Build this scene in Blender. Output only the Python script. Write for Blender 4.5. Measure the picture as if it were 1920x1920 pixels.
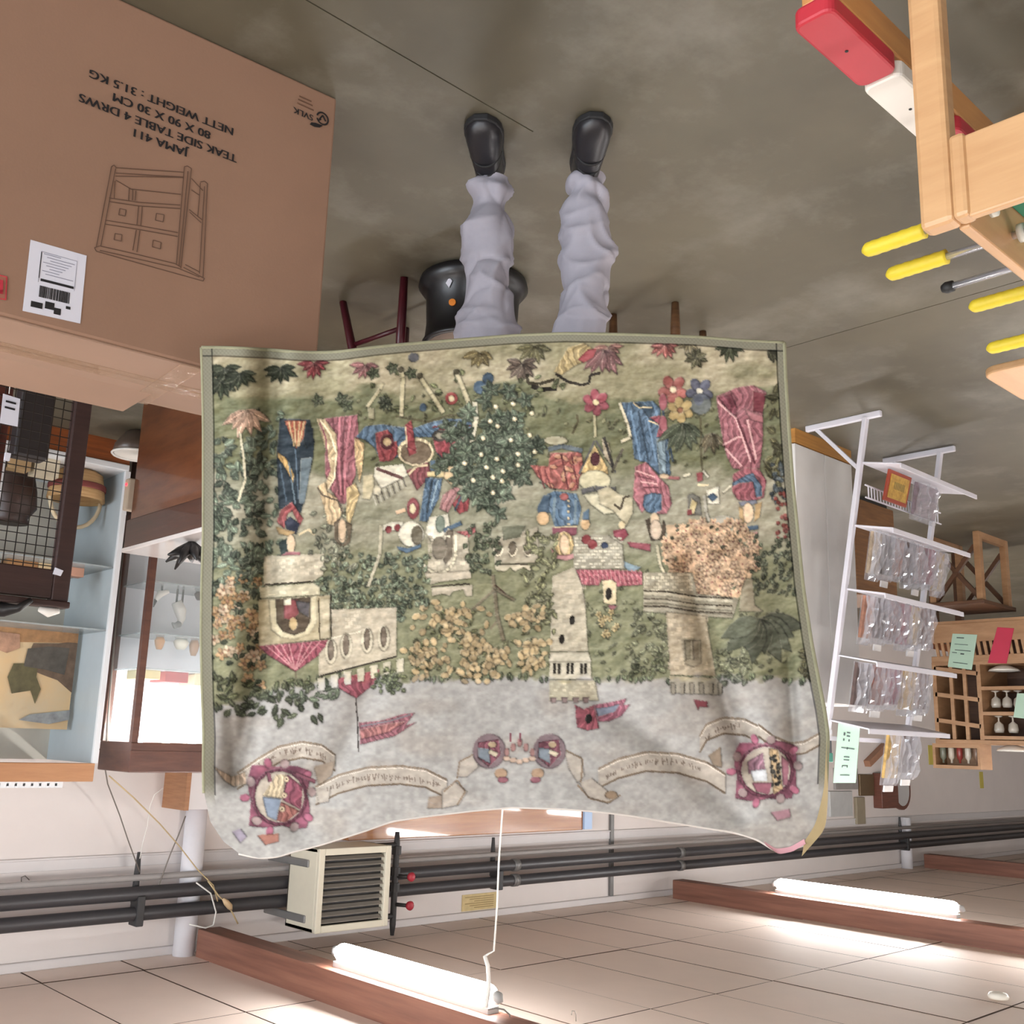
import bpy, math, random
import numpy as np
from mathutils import Vector, Matrix
random.seed(7); rng = np.random.default_rng(7)
for o in list(bpy.data.objects): bpy.data.objects.remove(o)
scene = bpy.context.scene; COL = scene.collection

# ------------------------------------------------------------------ camera
# World: +Z up, the long wall runs along X (plane y = WALL), ceiling beams run along Y. The photograph
# was taken with the camera upside down, so the camera is simply rolled by 180 degrees.
F = 1950.0; CH = 1.6
yaw, pit, rol = [math.radians(a) for a in (42.97, 12.55, 1.8)]
fw = np.array([-math.sin(yaw)*math.cos(pit), math.cos(yaw)*math.cos(pit), -math.sin(pit)])
_r = np.array([math.cos(yaw), math.sin(yaw), 0.0]); _u = np.cross(_r, fw)
rt = _r*math.cos(rol)+_u*math.sin(rol); up = -_r*math.sin(rol)+_u*math.cos(rol)
CAM = np.array([0, 0, CH])
cd = bpy.data.cameras.new('camera'); co = bpy.data.objects.new('camera', cd); COL.objects.link(co)
cd.sensor_width = 36; cd.lens = F/1920*36; cd.clip_end = 100
m = Matrix.Identity(4)
for i in range(3):
    m[i][0], m[i][1], m[i][2], m[i][3] = -rt[i], -up[i], -fw[i], CAM[i]
co.matrix_world = m; scene.camera = co

def ray(x, y): return (-(x-960)/F)*rt+((y-960)/F)*up+fw
def PZ(x, y, z=0.0):            # pixel -> point on a horizontal plane
    d = ray(x, y); return CAM+d*(z-CH)/d[2]
def PY(x, y, Y): d = ray(x, y); return CAM+d*Y/d[1]      # -> wall-parallel plane
def PX(x, y, X): d = ray(x, y); return CAM+d*X/d[0]
HF = np.array([-math.sin(yaw), math.cos(yaw), 0.0])      # horizontal forward
HR = np.array([math.cos(yaw), math.sin(yaw), 0.0])
def PH(x, y, D): d = ray(x, y); return CAM+d*D/(d@HF)    # -> vertical plane facing the camera, D metres away

# ------------------------------------------------------------------ world, exposure
w = bpy.data.worlds.new('world'); scene.world = w; w.use_nodes = True
w.node_tree.nodes['Background'].inputs[0].default_value = (.9, .95, 1, 1)
w.node_tree.nodes['Background'].inputs[1].default_value = .05
scene.view_settings.view_transform = 'Standard'; scene.view_settings.look = 'None'
scene.view_settings.exposure = EXPOSURE = -0.05; scene.view_settings.gamma = 1
scene.view_settings.use_curve_mapping = False
TUBE_STRENGTH = 66.0; CASE_W = 9.0; DAY_W = 260.0
WALL, CEIL, XL, XR, YF = 6.74, 3.0, -22.0, 6.0, -6.0

# ------------------------------------------------------------------ materials
def s2l(c): return tuple(((v/255)/12.92 if v/255 <= .04045 else ((v/255+.055)/1.055)**2.4) for v in c)
MATS = {}
def mat(name, rgb, rough=.6, metal=0., var=.08, scale=8., bump=0., bscale=60., emit=0., trans=0., spec=.5, kind=None, rgb2=None, alpha=1., stretch=None, coat=0.):
    if name in MATS: return MATS[name]
    m = bpy.data.materials.new(name); m.use_nodes = True; MATS[name] = m
    nt = m.node_tree; b = nt.nodes['Principled BSDF']; L = nt.links
    c = s2l(rgb); b.inputs['Base Color'].default_value = (*c, 1)
    b.inputs['Roughness'].default_value = rough; b.inputs['Metallic'].default_value = metal
    b.inputs['Specular IOR Level'].default_value = spec
    b.inputs['Coat Weight'].default_value = coat
    if trans: b.inputs['Transmission Weight'].default_value = trans; b.inputs['IOR'].default_value = 1.45
    if alpha < 1: b.inputs['Alpha'].default_value = alpha
    if emit:
        b.inputs['Emission Color'].default_value = (*c, 1); b.inputs['Emission Strength'].default_value = emit
    if var or bump or rgb2:
        tc = nt.nodes.new('ShaderNodeTexCoord'); mp = nt.nodes.new('ShaderNodeMapping')
        L.new(tc.outputs['Object'], mp.inputs[0])
        if stretch: mp.inputs['Scale'].default_value = stretch
    if var or rgb2:
        n = nt.nodes.new('ShaderNodeTexNoise'); n.inputs['Scale'].default_value = scale; n.inputs['Detail'].default_value = 5
        n.inputs['Roughness'].default_value = .6
        L.new(mp.outputs[0], n.inputs['Vector'])
        r = nt.nodes.new('ShaderNodeValToRGB'); r.color_ramp.elements[0].position = .3; r.color_ramp.elements[1].position = .7
        lo = s2l(rgb2) if rgb2 else tuple(v*(1-var) for v in c); hi = c if rgb2 else tuple(min(1, v*(1+var)) for v in c)
        r.color_ramp.elements[0].color = (*lo, 1); r.color_ramp.elements[1].color = (*hi, 1)
        L.new(n.outputs['Fac'], r.inputs[0]); L.new(r.outputs[0], b.inputs['Base Color'])
        if emit: L.new(r.outputs[0], b.inputs['Emission Color'])
    if bump:
        n2 = nt.nodes.new('ShaderNodeTexNoise'); n2.inputs['Scale'].default_value = bscale; n2.inputs['Detail'].default_value = 3
        L.new(mp.outputs[0], n2.inputs['Vector'])
        bp = nt.nodes.new('ShaderNodeBump'); bp.inputs['Strength'].default_value = bump; bp.inputs['Distance'].default_value = .01
        L.new(n2.outputs['Fac'], bp.inputs['Height']); L.new(bp.outputs[0], b.inputs['Normal'])
    return m
def wood(name, rgb, rgb2, rough=.45, stretch=(3, 3, 40), coat=.0, scale=1.5):
    return mat(name, rgb, rough, rgb2=rgb2, scale=scale, stretch=stretch, bump=.05, bscale=3, coat=coat)
def glassmat(name, rgb=(235, 245, 245), alpha=.12, rough=.02):
    return mat(name, rgb, rough, var=0, alpha=alpha, spec=.8)

# ------------------------------------------------------------------ mesh helpers
ORI = {}
class MB:
    def __init__(s): s.v = []; s.f = []
    def add(s, vs, fs):
        n = len(s.v); s.v += [tuple(float(q) for q in p) for p in vs]; s.f += [tuple(i+n for i in f) for f in fs]; return s
    def box(s, a, b, M=None):
        x0, x1 = sorted((a[0], b[0])); y0, y1 = sorted((a[1], b[1])); z0, z1 = sorted((a[2], b[2]))
        vs = [(x0, y0, z0), (x1, y0, z0), (x1, y1, z0), (x0, y1, z0), (x0, y0, z1), (x1, y0, z1), (x1, y1, z1), (x0, y1, z1)]
        if M is not None: vs = [tuple(M@Vector(p)) for p in vs]
        return s.add(vs, [(3, 2, 1, 0), (4, 5, 6, 7), (0, 1, 5, 4), (1, 2, 6, 5), (2, 3, 7, 6), (3, 0, 4, 7)])
    def hexa(s, bot, top):      # four bottom points, four top points, counter-clockwise seen from above
        return s.add(list(bot)+list(top), [(3, 2, 1, 0), (4, 5, 6, 7), (0, 1, 5, 4), (1, 2, 6, 5), (2, 3, 7, 6), (3, 0, 4, 7)])
    def tube(s, pts, r, n=10, cap=True):
        pts = [np.array(p, float) for p in pts]; k = len(pts)
        rs = r if hasattr(r, '__len__') else [r]*k
        vs = []; prev = None
        for i, p in enumerate(pts):
            t = pts[min(i+1, k-1)]-pts[max(i-1, 0)]; t = t/(np.linalg.norm(t)+1e-9)
            if prev is None: a = np.cross(t, [0, 0, 1.0]); a = a if np.linalg.norm(a) > .05 else np.cross(t, [1.0, 0, 0])
            else: a = prev-t*(prev@t)
            a /= np.linalg.norm(a); prev = a; b = np.cross(t, a)
            for j in range(n):
                th = 2*math.pi*j/n; vs.append(p+rs[i]*(a*math.cos(th)+b*math.sin(th)))
        fs = [(i*n+j, i*n+(j+1) % n, (i+1)*n+(j+1) % n, (i+1)*n+j) for i in range(k-1) for j in range(n)]
        if cap: fs += [tuple(range(n))[::-1], tuple((k-1)*n+j for j in range(n))]
        return s.add(vs, fs)
    def bar(s, p, q, w, h=None, side=None):     # rectangular bar between two points
        p = np.array(p, float); q = np.array(q, float); h = h or w
        t = q-p; t /= np.linalg.norm(t)
        a = np.array(side, float) if side is not None else np.cross(t, [0, 0, 1.0])
        if np.linalg.norm(a) < .05: a = np.array([1.0, 0, 0])
        a -= t*(a@t); a /= np.linalg.norm(a); b = np.cross(t, a)
        c = [(-1, -1), (1, -1), (1, 1), (-1, 1)]
        vs = [e+a*w/2*i+b*h/2*j for e in (p, q) for i, j in c]
        return s.add(vs, [(3, 2, 1, 0), (4, 5, 6, 7), (0, 1, 5, 4), (1, 2, 6, 5), (2, 3, 7, 6), (3, 0, 4, 7)])
    def lathe(s, prof, c=(0, 0, 0), n=24, M=None):   # prof: (radius, z)
        vs = []
        for r, z in prof:
            for j in range(n):
                th = 2*math.pi*j/n; p = (r*math.cos(th), r*math.sin(th), z)
                if M is not None: p = tuple(M@Vector(p))
                vs.append((p[0]+c[0], p[1]+c[1], p[2]+c[2]))
        k = len(prof)
        fs = [(i*n+j, i*n+(j+1) % n, (i+1)*n+(j+1) % n, (i+1)*n+j) for i in range(k-1) for j in range(n)]
        fs += [tuple(range(n))[::-1], tuple((k-1)*n+j for j in range(n))]
        return s.add(vs, fs)
    def prism(s, poly, vec):    # extrude a planar polygon (3-D points)
        n = len(poly); v2 = [np.array(p)+np.array(vec) for p in poly]
        return s.add(list(poly)+v2, [tuple(range(n))[::-1], tuple(range(n, 2*n))]+[(i, (i+1) % n, n+(i+1) % n, n+i) for i in range(n)])
    def grid(s, P):             # (R,C,3) array of points
        R, Cn = P.shape[:2]
        return s.add(P.reshape(-1, 3), [(i*Cn+j, i*Cn+j+1, (i+1)*Cn+j+1, (i+1)*Cn+j) for i in range(R-1) for j in range(Cn-1)])
    def build(s, name, m, parent=None, bevel=0., smooth=False, label=None, kind=None, origin=None, fixn=True, sub=0):
        if parent is not None: off = ORI[parent.name]
        else:
            A = np.array(s.v); off = np.array(origin) if origin is not None else np.array([(A[:, 0].min()+A[:, 0].max())/2, (A[:, 1].min()+A[:, 1].max())/2, A[:, 2].min()])
        me = bpy.data.meshes.new(name); me.from_pydata([tuple(np.array(p)-off) for p in s.v], [], s.f)
        if fixn:
            import bmesh
            bm = bmesh.new(); bm.from_mesh(me); bmesh.ops.recalc_face_normals(bm, faces=bm.faces); bm.to_mesh(me); bm.free()
        me.materials.append(m)
        o = bpy.data.objects.new(name, me); COL.objects.link(o); ORI[o.name] = off
        if parent is not None: o.parent = parent
        else: o.location = off
        if smooth: me.polygons.foreach_set('use_smooth', [True]*len(me.polygons))
        if bevel:
            b = o.modifiers.new('bevel', 'BEVEL'); b.width = bevel; b.segments = 2; b.limit_method = 'ANGLE'; b.angle_limit = .6
        if sub:
            b = o.modifiers.new('sub', 'SUBSURF'); b.levels = sub; b.render_levels = sub
        if label: o['label'] = label
        if kind: o['kind'] = kind
        return o
def box(a, b): return MB().box(a, b)
def empty(name, loc, label, cat, group=None):
    o = bpy.data.objects.new(name, None); COL.objects.link(o); o.location = [float(v) for v in loc]; o.empty_display_size = .05
    ORI[o.name] = np.array(loc, float); o['label'] = label; o['category'] = cat
    if group: o['group'] = group
    return o
def tag(o, label, cat, group=None):
    o['label'] = label; o['category'] = cat
    if group: o['group'] = group
    return o
def textmesh(name, body, size, M, m, parent, align='CENTER', bold=.0):
    cu = bpy.data.curves.new(name, 'FONT'); cu.body = body; cu.size = size; cu.align_x = align; cu.align_y = 'CENTER'; cu.resolution_u = 3
    t = bpy.data.objects.new('tmp', cu); COL.objects.link(t)
    bpy.context.view_layer.update()
    me = bpy.data.meshes.new_from_object(t.evaluated_get(bpy.context.evaluated_depsgraph_get()))
    bpy.data.objects.remove(t)
    if bold:
        v_ = [tuple(v.co) for v in me.vertices]; f_ = [tuple(p.vertices) for p in me.polygons]; n_ = len(v_); bpy.data.meshes.remove(me)
        me = bpy.data.meshes.new(name); me.from_pydata([(x+d*bold, y, z+d*.0001) for d in (-1, 1) for x, y, z in v_], [], [tuple(i+k*n_ for i in q_) for k in (0, 1) for q_ in f_])
    off = ORI[parent.name]
    me.transform(Matrix.Translation([-float(v) for v in off])@M); me.materials.clear(); me.materials.append(m); me.name = name
    o = bpy.data.objects.new(name, me); COL.objects.link(o); o.parent = parent; ORI[o.name] = off
    return o
def frameM(origin, ex, ey):
    ex = Vector(ex).normalized(); ey = Vector(ey); ez = ex.cross(ey).normalized(); ey = ez.cross(ex)
    M = Matrix.Identity(4)
    for i in range(3): M[i][0], M[i][1], M[i][2], M[i][3] = ex[i], ey[i], ez[i], float(origin[i])
    return M

# ------------------------------------------------------------------ the room
M_wall = mat('wall_paint', (226, 217, 212), .7, var=.03, scale=2, bump=.03)
M_floor = mat('floor_concrete', (99, 93, 76), .5, rgb2=(68, 63, 50), scale=.9, bump=.02, bscale=120)
def floor_mat():
    m = M_floor; nt = m.node_tree; L = nt.links; b = nt.nodes['Principled BSDF']
    tc = nt.nodes.new('ShaderNodeTexCoord'); n = nt.nodes.new('ShaderNodeTexNoise'); n.inputs['Scale'].default_value = 2.6; n.inputs['Detail'].default_value = 8; n.inputs['Roughness'].default_value = .65
    L.new(tc.outputs['Object'], n.inputs['Vector'])
    r = nt.nodes.new('ShaderNodeValToRGB'); r.color_ramp.elements[0].position = .5; r.color_ramp.elements[1].position = .7
    r.color_ramp.elements[0].color = (0, 0, 0, 1); r.color_ramp.elements[1].color = (1, 1, 1, 1)
    L.new(n.outputs['Fac'], r.inputs[0])
    mx = nt.nodes.new('ShaderNodeMix'); mx.data_type = 'RGBA'
    old = b.inputs['Base Color'].links[0].from_socket
    mul = nt.nodes.new('ShaderNodeMath'); mul.operation = 'MULTIPLY'; mul.inputs[1].default_value = .42
    L.new(r.outputs[0], mul.inputs[0]); L.new(mul.outputs[0], mx.inputs[0])
    L.new(old, mx.inputs[6]); mx.inputs[7].default_value = (*s2l((134, 131, 120)), 1); L.new(mx.outputs[2], b.inputs['Base Color'])
floor_mat()
M_joint = mat('joint_dark', (60, 54, 46), .9, var=0)
fl = box((XL, YF, -.12), (XR, WALL, -.006)).build('floor', M_joint, kind='structure', origin=(0, 0, 0))
g = .002
for xa, xb in ((XL, -14.0), (-14, -8.75), (-8.75, -3.5), (-3.5, -1.72), (-1.72, 1.75), (1.75, XR)):
    for ya, yb in ((YF, -2.6), (-2.6, 1.81), (1.81, WALL)):
        ge = 0 if xa < -1.8 else g; gl_ = 0 if xa == -1.72 else g; gr_ = 0 if xb == -1.72 else g
        box((xa+gl_, ya+ge, -.006), (xb-gr_, yb-ge, 0)).build('floor_slab', M_floor, fl)
wb = box((XL, WALL, 0), (XR, WALL+.2, CEIL+.1)).build('wall_back', M_wall, kind='structure')
box((XL-.2, YF, 0), (XL, WALL, CEIL+.1)).build('wall_left', M_wall, kind='structure')
WIN = [(-4.7, -2.5), (-1.4, .8), (1.9, 4.1), (4.5, 6.3)]; mb = MB()
mb.box((XR, YF, 0), (XR+.2, WALL, 1.0)); mb.box((XR, YF, 2.5), (XR+.2, WALL, CEIL+.1)); e0 = YF
for a_, b_ in WIN+[(WALL, WALL)]: mb.box((XR, e0, 1.0), (XR+.2, a_, 2.5)); e0 = b_
mb.build('wall_right', M_wall, kind='structure')
box((XL, YF-.2, 0), (XR, YF, CEIL+.1)).build('wall_front', M_wall, kind='structure')
M_trimw = mat('trim_white', (214, 208, 206), .55, var=.02)
M_tile = mat('ceiling_tile', (240, 221, 208), .65, var=.025, scale=3, bump=.04, bscale=90)
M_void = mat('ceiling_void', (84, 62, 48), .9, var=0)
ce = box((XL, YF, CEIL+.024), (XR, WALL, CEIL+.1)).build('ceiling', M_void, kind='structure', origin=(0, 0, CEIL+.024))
rows = [6.74, 6.38, 5.16, 3.94, 2.72, 1.5]; xs = [-1.83-.6*k for k in range(27)]
base = None; meshes = {}
for a, b in zip(rows, rows[1:]):
    me = None
    for xx in xs:
        dz = rng.uniform(-.0015, .0015); gp = .005
        if me is None:
            o = box((xx-.6+gp, b+gp, CEIL+dz), (xx-gp, a-gp, CEIL+.024+dz)).build('ceiling_tile', M_tile, None, origin=(xx-.3, (a+b)/2, CEIL))
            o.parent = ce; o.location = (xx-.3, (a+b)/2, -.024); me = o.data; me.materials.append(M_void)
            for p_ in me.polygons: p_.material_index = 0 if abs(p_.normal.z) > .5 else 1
        else:
            o = bpy.data.objects.new('ceiling_tile', me); COL.objects.link(o); o.parent = ce; o.location = (xx-.3, (a+b)/2, -.024+dz)
        o.rotation_euler = (rng.uniform(-.0012, .0012), rng.uniform(-.002, .002), 0)
mb = MB()
for x in np.arange(-1.83-.6*34, 6, .6):
    for y0, y1 in [(1.5-1.22*(k+1), 1.5-1.22*k) for k in range(6)]+list(zip(rows[1:], rows[:-1])):
        if -18.03 < x+.3 < -1.83 and y0 > 1.4: continue
        mb.box((max(x, XL)+.004, max(y0, YF)+.004, CEIL), (min(x+.6, XR)-.004, y1-.004, CEIL+.024))
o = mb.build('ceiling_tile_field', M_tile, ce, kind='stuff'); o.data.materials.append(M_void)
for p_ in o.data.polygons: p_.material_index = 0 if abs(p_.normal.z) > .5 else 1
M_beam = wood('beam_wood', (148, 101, 82), (112, 72, 58), .5, stretch=(14, .7, 14))
for i, bx in enumerate((-18.8, -13.67, -8.46, -3.54, 1.5)):
    o = box((bx-.08, YF, 2.83), (bx+.08, WALL-.17, CEIL+.01)).build('ceiling_beam', M_beam, kind='structure', bevel=.006)
# wall mouldings, upper frieze, panel joints
box((XL, WALL-.035, 2.945), (XR, WALL, CEIL)).build('trim_1', M_trimw, kind='structure', bevel=.008)
box((XL, WALL-.012, 2.375), (XR, WALL, 2.44)).build('trim_2', M_trimw, kind='structure', bevel=.004)
box((XL, WALL-.022, 2.363), (XR, WALL+.005, 2.375)).build('trim_3', M_trimw, kind='structure', bevel=.003)
box((XL, WALL-.02, 0), (XR, WALL, .1)).build('baseboard_back', wood('plinth_wood', (150, 84, 44), (110, 60, 34)), kind='structure')

# daylight windows in the end wall to the right of the camera
M_pane = mat('window_pane', (240, 246, 250), .02, var=0, alpha=.06, spec=.5)
for i_, (a_, b_) in enumerate(WIN):
    wn = bpy.data.objects.new('window_%d' % (i_+1), None); COL.objects.link(wn); wn.location = (XR+.1, (a_+b_)/2, 1.0); ORI[wn.name] = np.array([XR+.1, (a_+b_)/2, 1.0]); wn['kind'] = 'structure'
    mb = MB()
    for p, q in (((a_, 1.0), (a_+.06, 2.5)), ((b_-.06, 1.0), (b_, 2.5)), ((a_, 1.0), (b_, 1.06)), ((a_, 2.44), (b_, 2.5)), (((a_+b_)/2-.03, 1.06), ((a_+b_)/2+.03, 2.44))): mb.box((XR+.06, p[0], p[1]), (XR+.12, q[0], q[1]))
    mb.build('window_frame', M_trimw, wn)
    for p, q in ((a_+.06, (a_+b_)/2-.03), ((a_+b_)/2+.03, b_-.06)): box((XR+.085, p, 1.06), (XR+.09, q, 2.44)).build('pane', M_pane, wn)
    ld = bpy.data.lights.new('window_right_daylight_offscreen', 'AREA'); ld.shape = 'RECTANGLE'; ld.size = 1.5; ld.size_y = b_-a_; ld.energy = DAY_W; ld.color = (.82, .91, 1)
    lo = bpy.data.objects.new('window_right_daylight_offscreen', ld); COL.objects.link(lo); lo.location = (XR+.3, (a_+b_)/2, 1.75); lo.rotation_euler = (0, math.pi/2, 0)

# ------------------------------------------------------------------ tube lamps on the beams
M_tube = mat('tube_glow', (252, 251, 250), .4, var=0, emit=TUBE_STRENGTH)
M_cap = mat('lamp_cap', (170, 168, 165), .4, var=0)
M_cable = mat('cable_white', (228, 224, 216), .5, var=0)
M_cabdark = mat('cable_grey', (120, 112, 104), .6, var=0)
def tube_lamp(x, y0, y1, label, off=''):
    z = 2.755; t = empty('tube_lamp'+off, (x, (y0+y1)/2, 2.83), label, 'lamp', 'tube lamps under the ceiling beams')
    box((x-.035, y0, 2.8), (x+.035, y1, 2.832)).build('housing', M_cap, t, bevel=.004)
    r = [.015, .038, .048]+[.05]*6+[.048, .038, .015]
    ys = [y0, y0+.012, y0+.035]+list(np.linspace(y0+.08, y1-.08, 6))+[y1-.035, y1-.012, y1]
    MB().tube([(x, y, z) for y in ys], r, 14).build('glow_tube'+off, M_tube, t, smooth=True)
    for e, s in ((y0, -1), (y1, 1)):
        MB().tube([(x, e-s*.004, z), (x, e+s*.03, z), (x, e+s*.045, z+.02)], [.03, .026, .014], 12).build('end_cap', M_cap, t, smooth=True)
    return t
lampA = tube_lamp(-3.56, 3.84, 5.12, 'glowing tube lamp under the beam beside the white pull cord')
lampB = tube_lamp(-8.52, 3.86, 5.5, 'glowing tube lamp under the beam above the wire rack')
# the same lamps go on along these beams outside the picture (one of them mirrors in the varnished wall board)
for bx in (-13.67, -8.46, -3.54, 1.5):
    for y0 in (4.2, 1.95 if bx == -8.46 else 1.7, -.3, -2.3, -4.3):
        if y0 == 4.2 and bx != 1.5: continue
        tube_lamp(bx-.04, y0, y0+1.3, 'glowing tube lamp under a beam elsewhere in the hall', '_offscreen')
# pull cord with connector and loop of cable at the lamp end
c = empty('pull_cord', (-3.53, 3.80, 2.79), 'white pull cord hanging from the end of the tube lamp', 'cord')
P = [PH(x, y, np.array([-3.53, 3.8, 0])@HF) for x, y in ((912, 1888), (917, 1850), (915, 1812), (909, 1792))]
MB().tube([P[0]+np.array([0, .02, 0])]+P, .009, 8).build('connector', M_cable, c, smooth=True)
P2 = [PH(x, y, np.array([-3.53, 3.8, 0])@HF) for x, y in ((909, 1793), (913, 1790), (926, 1783), (932, 1700), (935, 1620), (942, 1520), (952, 1440))]
MB().tube(P2, .0045, 8).build('string', M_cable, c, smooth=True)
P3 = [PH(x, y, np.array([-3.53, 3.8, 0])@HF) for x, y in ((915, 1893), (930, 1890), (945, 1893), (956, 1903), (955, 1912))]
MB().tube(P3, .004, 6).build('cable_loop', M_cabdark, c, smooth=True)
# smoke detector, ceiling hook
sd = PZ(1872, 1872, CEIL)
o = MB().lathe([(.055, 0), (.06, -.012), (.05, -.03), (.02, -.036)], sd, 20).build('smoke_detector', mat('plastic_ivory', (232, 226, 214), .4, var=0), smooth=True)
tag(o, 'small round ivory smoke detector on the ceiling tiles', 'detector')
hk = PZ(1080, 1915, CEIL)
o = MB().tube([hk+np.array(p) for p in ((0, 0, .004), (0, 0, -.03), (.01, 0, -.05), (.03, 0, -.055), (.035, 0, -.035))], .003, 6).build('ceiling_hook', mat('steel_hook', (180, 172, 165), .3, 1, var=0), smooth=True)
tag(o, 'small bent wire hook under a ceiling tile', 'hook')
# ------------------------------------------------------------------ pipes and fittings along the wall
M_pipe = mat('pipe_black', (62, 60, 62), .45, var=.1, spec=.5)
M_grey = mat('metal_grey', (122, 120, 118), .45, .3, var=.05)
M_dark = mat('iron_dark', (48, 46, 46), .55, var=.1)
M_red = mat('valve_red', (176, 48, 62), .45, var=.05)
for z, y, lab in ((2.58, 6.54, 'black heating pipe along the wall, lower of the pair'), (2.70, 6.54, 'black heating pipe along the wall, upper of the pair')):
    o = MB().tube([(XL+.05, y, z), (-10, y, z), (-1, y, z), (XR-.05, y, z)], .043, 14).build('heating_pipe', M_pipe, smooth=True)
    tag(o, lab, 'pipe')
o = MB().tube([(XL+.05, 6.567, 2.49), (XR-.05, 6.567, 2.49)], .02, 10).build('conduit', mat('conduit_grey', (150, 144, 140), .5, var=.04), smooth=True)
tag(o, 'thin grey conduit along the wall under the black pipes', 'conduit')
M_col = mat('column_white', (232, 230, 234), .5, var=.03)
for x, zb_, lab in ((-3.42, 2.066, 'white vertical drain pipe beside the unit heater'), (-13.3, 2.375, 'white vertical drain pipe beyond the wire rack')):
    o = MB().tube([(x, 6.655, zb_), (x, 6.655, 3.0)], .07, 18).build('drain_pipe', M_col, smooth=True); tag(o, lab, 'pipe')
def hanger(x, z0, z1, label):
    t = empty('pipe_bracket', (x, WALL, z0), label, 'bracket')
    MB().tube([(x, 6.6, z0), (x, 6.6, z0+.12), (x, 6.6, z0+.3)], [.012, .02, .024], 8).build('strap', M_dark, t)
    box((x-.025, 6.49, z0+.25), (x+.025, 6.6, z1)).build('clamp', M_dark, t, bevel=.006)
    box((x-.02, 6.58, z1-.06), (x+.02, WALL, z1-.02)).build('wall_arm', M_dark, t)
P = PY(268, 1595, 6.55); hanger(P[0], 2.34, 2.77, 'dark iron pipe bracket above the glass display shelves')
P = PY(932, 1600, 6.55); hanger(P[0], 2.36, 2.76, 'dark iron pipe bracket behind the white pull cord')
P = PY(1695, 1560, 6.55); hanger(P[0], 2.36, 2.76, 'dark iron pipe bracket at the far white drain pipe')
for px in (966, 1275):
    P = PY(px, 1600, 6.54)
    for z in (2.58, 2.70):
        o = MB().tube([(P[0]-.03, 6.54, z), (P[0]+.03, 6.54, z)], .05, 14).build('pipe_coupling', M_grey, smooth=True)
        tag(o, 'grey coupling ring on the %s black pipe %s' % ('lower' if z < 2.6 else 'upper', 'near the pull cord' if px == 966 else 'above the blue-capped board'), 'coupling')
for px, y0, y1, lab in ((1148, 1530, 1680, 'narrow grey vertical cable channel right above the blue-capped board'), (380, 1480, 1640, 'dark vertical cable channel beside the small white wall cabinet')):
    A = PY(px, y0, 6.72); B = PY(px, y1, 6.72); dk = px == 380
    o = box((A[0]-.022, 6.715, 2.083 if dk else A[2]-.35), (A[0]+.022, WALL, min(B[2], 2.943))).build('cable_channel', M_dark if dk else M_grey)
    tag(o, lab, 'channel')
# small notice on the frieze
A = PY(930, 1672, WALL); B = PY(865, 1710, WALL); B[2] = min(B[2], 2.94)
t = empty('wall_notice', (A[0], WALL, A[2]), 'yellowed paper notice on the wall above the pipes', 'notice')
box((A[0], WALL-.006, A[2]), (B[0], WALL, B[2])).build('paper', mat('paper_yellowed', (212, 190, 140), .8, var=.1, scale=20), t)
for k in range(6):
    z = A[2]+(B[2]-A[2])*(.15+.13*k)
    box((A[0]+.03, WALL-.0075, z), (B[0]-.03-.05*(k % 3), WALL-.005, z+.006)).build('printed_line', mat('print_brown', (160, 136, 92), .8, var=0), t)
# unit heater
M_cream = mat('heater_cream', (206, 198, 178), .5, var=.04, scale=5)
M_slat = mat('heater_slat', (150, 142, 132), .45, .2, var=.04)
_a, _b = PY(735, 1585, 6.10), PY(590, 1752, 6.10); hx0, hx1, hy0, hy1, hz0, hz1 = _a[0], _b[0], 6.10, 6.47, _a[2], _b[2]
t = empty('unit_heater', ((hx0+hx1)/2, WALL, hz0), 'cream louvred unit heater hanging on the wall beside the pipes', 'heater')
box((hx0+.03, hy0+.075, hz0+.03), (hx1-.03, hy0+.2, hz1-.03)).build('heating_coil', M_dark, t)
mb = MB(); e = .03
mb.box((hx0, hy0+.03, hz0), (hx0+e, hy1, hz1)); mb.box((hx1-e, hy0+.03, hz0), (hx1, hy1, hz1)); mb.box((hx0, hy0+.03, hz0), (hx1, hy1, hz0+e)); mb.box((hx0, hy0+.03, hz1-e), (hx1, hy1, hz1)); mb.box((hx0, hy1-.02, hz0), (hx1, hy1, hz1))
mb.build('casing', M_cream, t, bevel=.006)
mb = MB(); e = .045
mb.box((hx0, hy0, hz0), (hx0+e, hy0+.03, hz1)); mb.box((hx1-e, hy0, hz0), (hx1, hy0+.03, hz1)); mb.box((hx0+e, hy0, hz0), (hx1-e, hy0+.03, hz0+e)); mb.box((hx0+e, hy0, hz1-e), (hx1-e, hy0+.03, hz1))
mb.build('front_frame', M_cream, t, bevel=.005)
n = 10; pz = (hz1-hz0-.09)/n
for k in range(n):
    z = hz0+.045+pz*(k+.5)
    M = Matrix.Translation((0, hy0+.03, z))@Matrix.Rotation(-.5, 4, 'X')
    MB().box((hx0+.05, -.02, -.002), (hx1-.05, .02, .002), M).build('slat', M_slat, t)
for z in (hz0+.08, hz1-.1):
    box((hx1-.01, hy0+.12, z), (hx1+.012, WALL, z+.05)).build('side_bracket', M_grey, t, bevel=.008)
    box((hx0-.012, hy0+.12, z), (hx0+.01, WALL, z+.05)).build('side_bracket', M_grey, t, bevel=.008)
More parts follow.
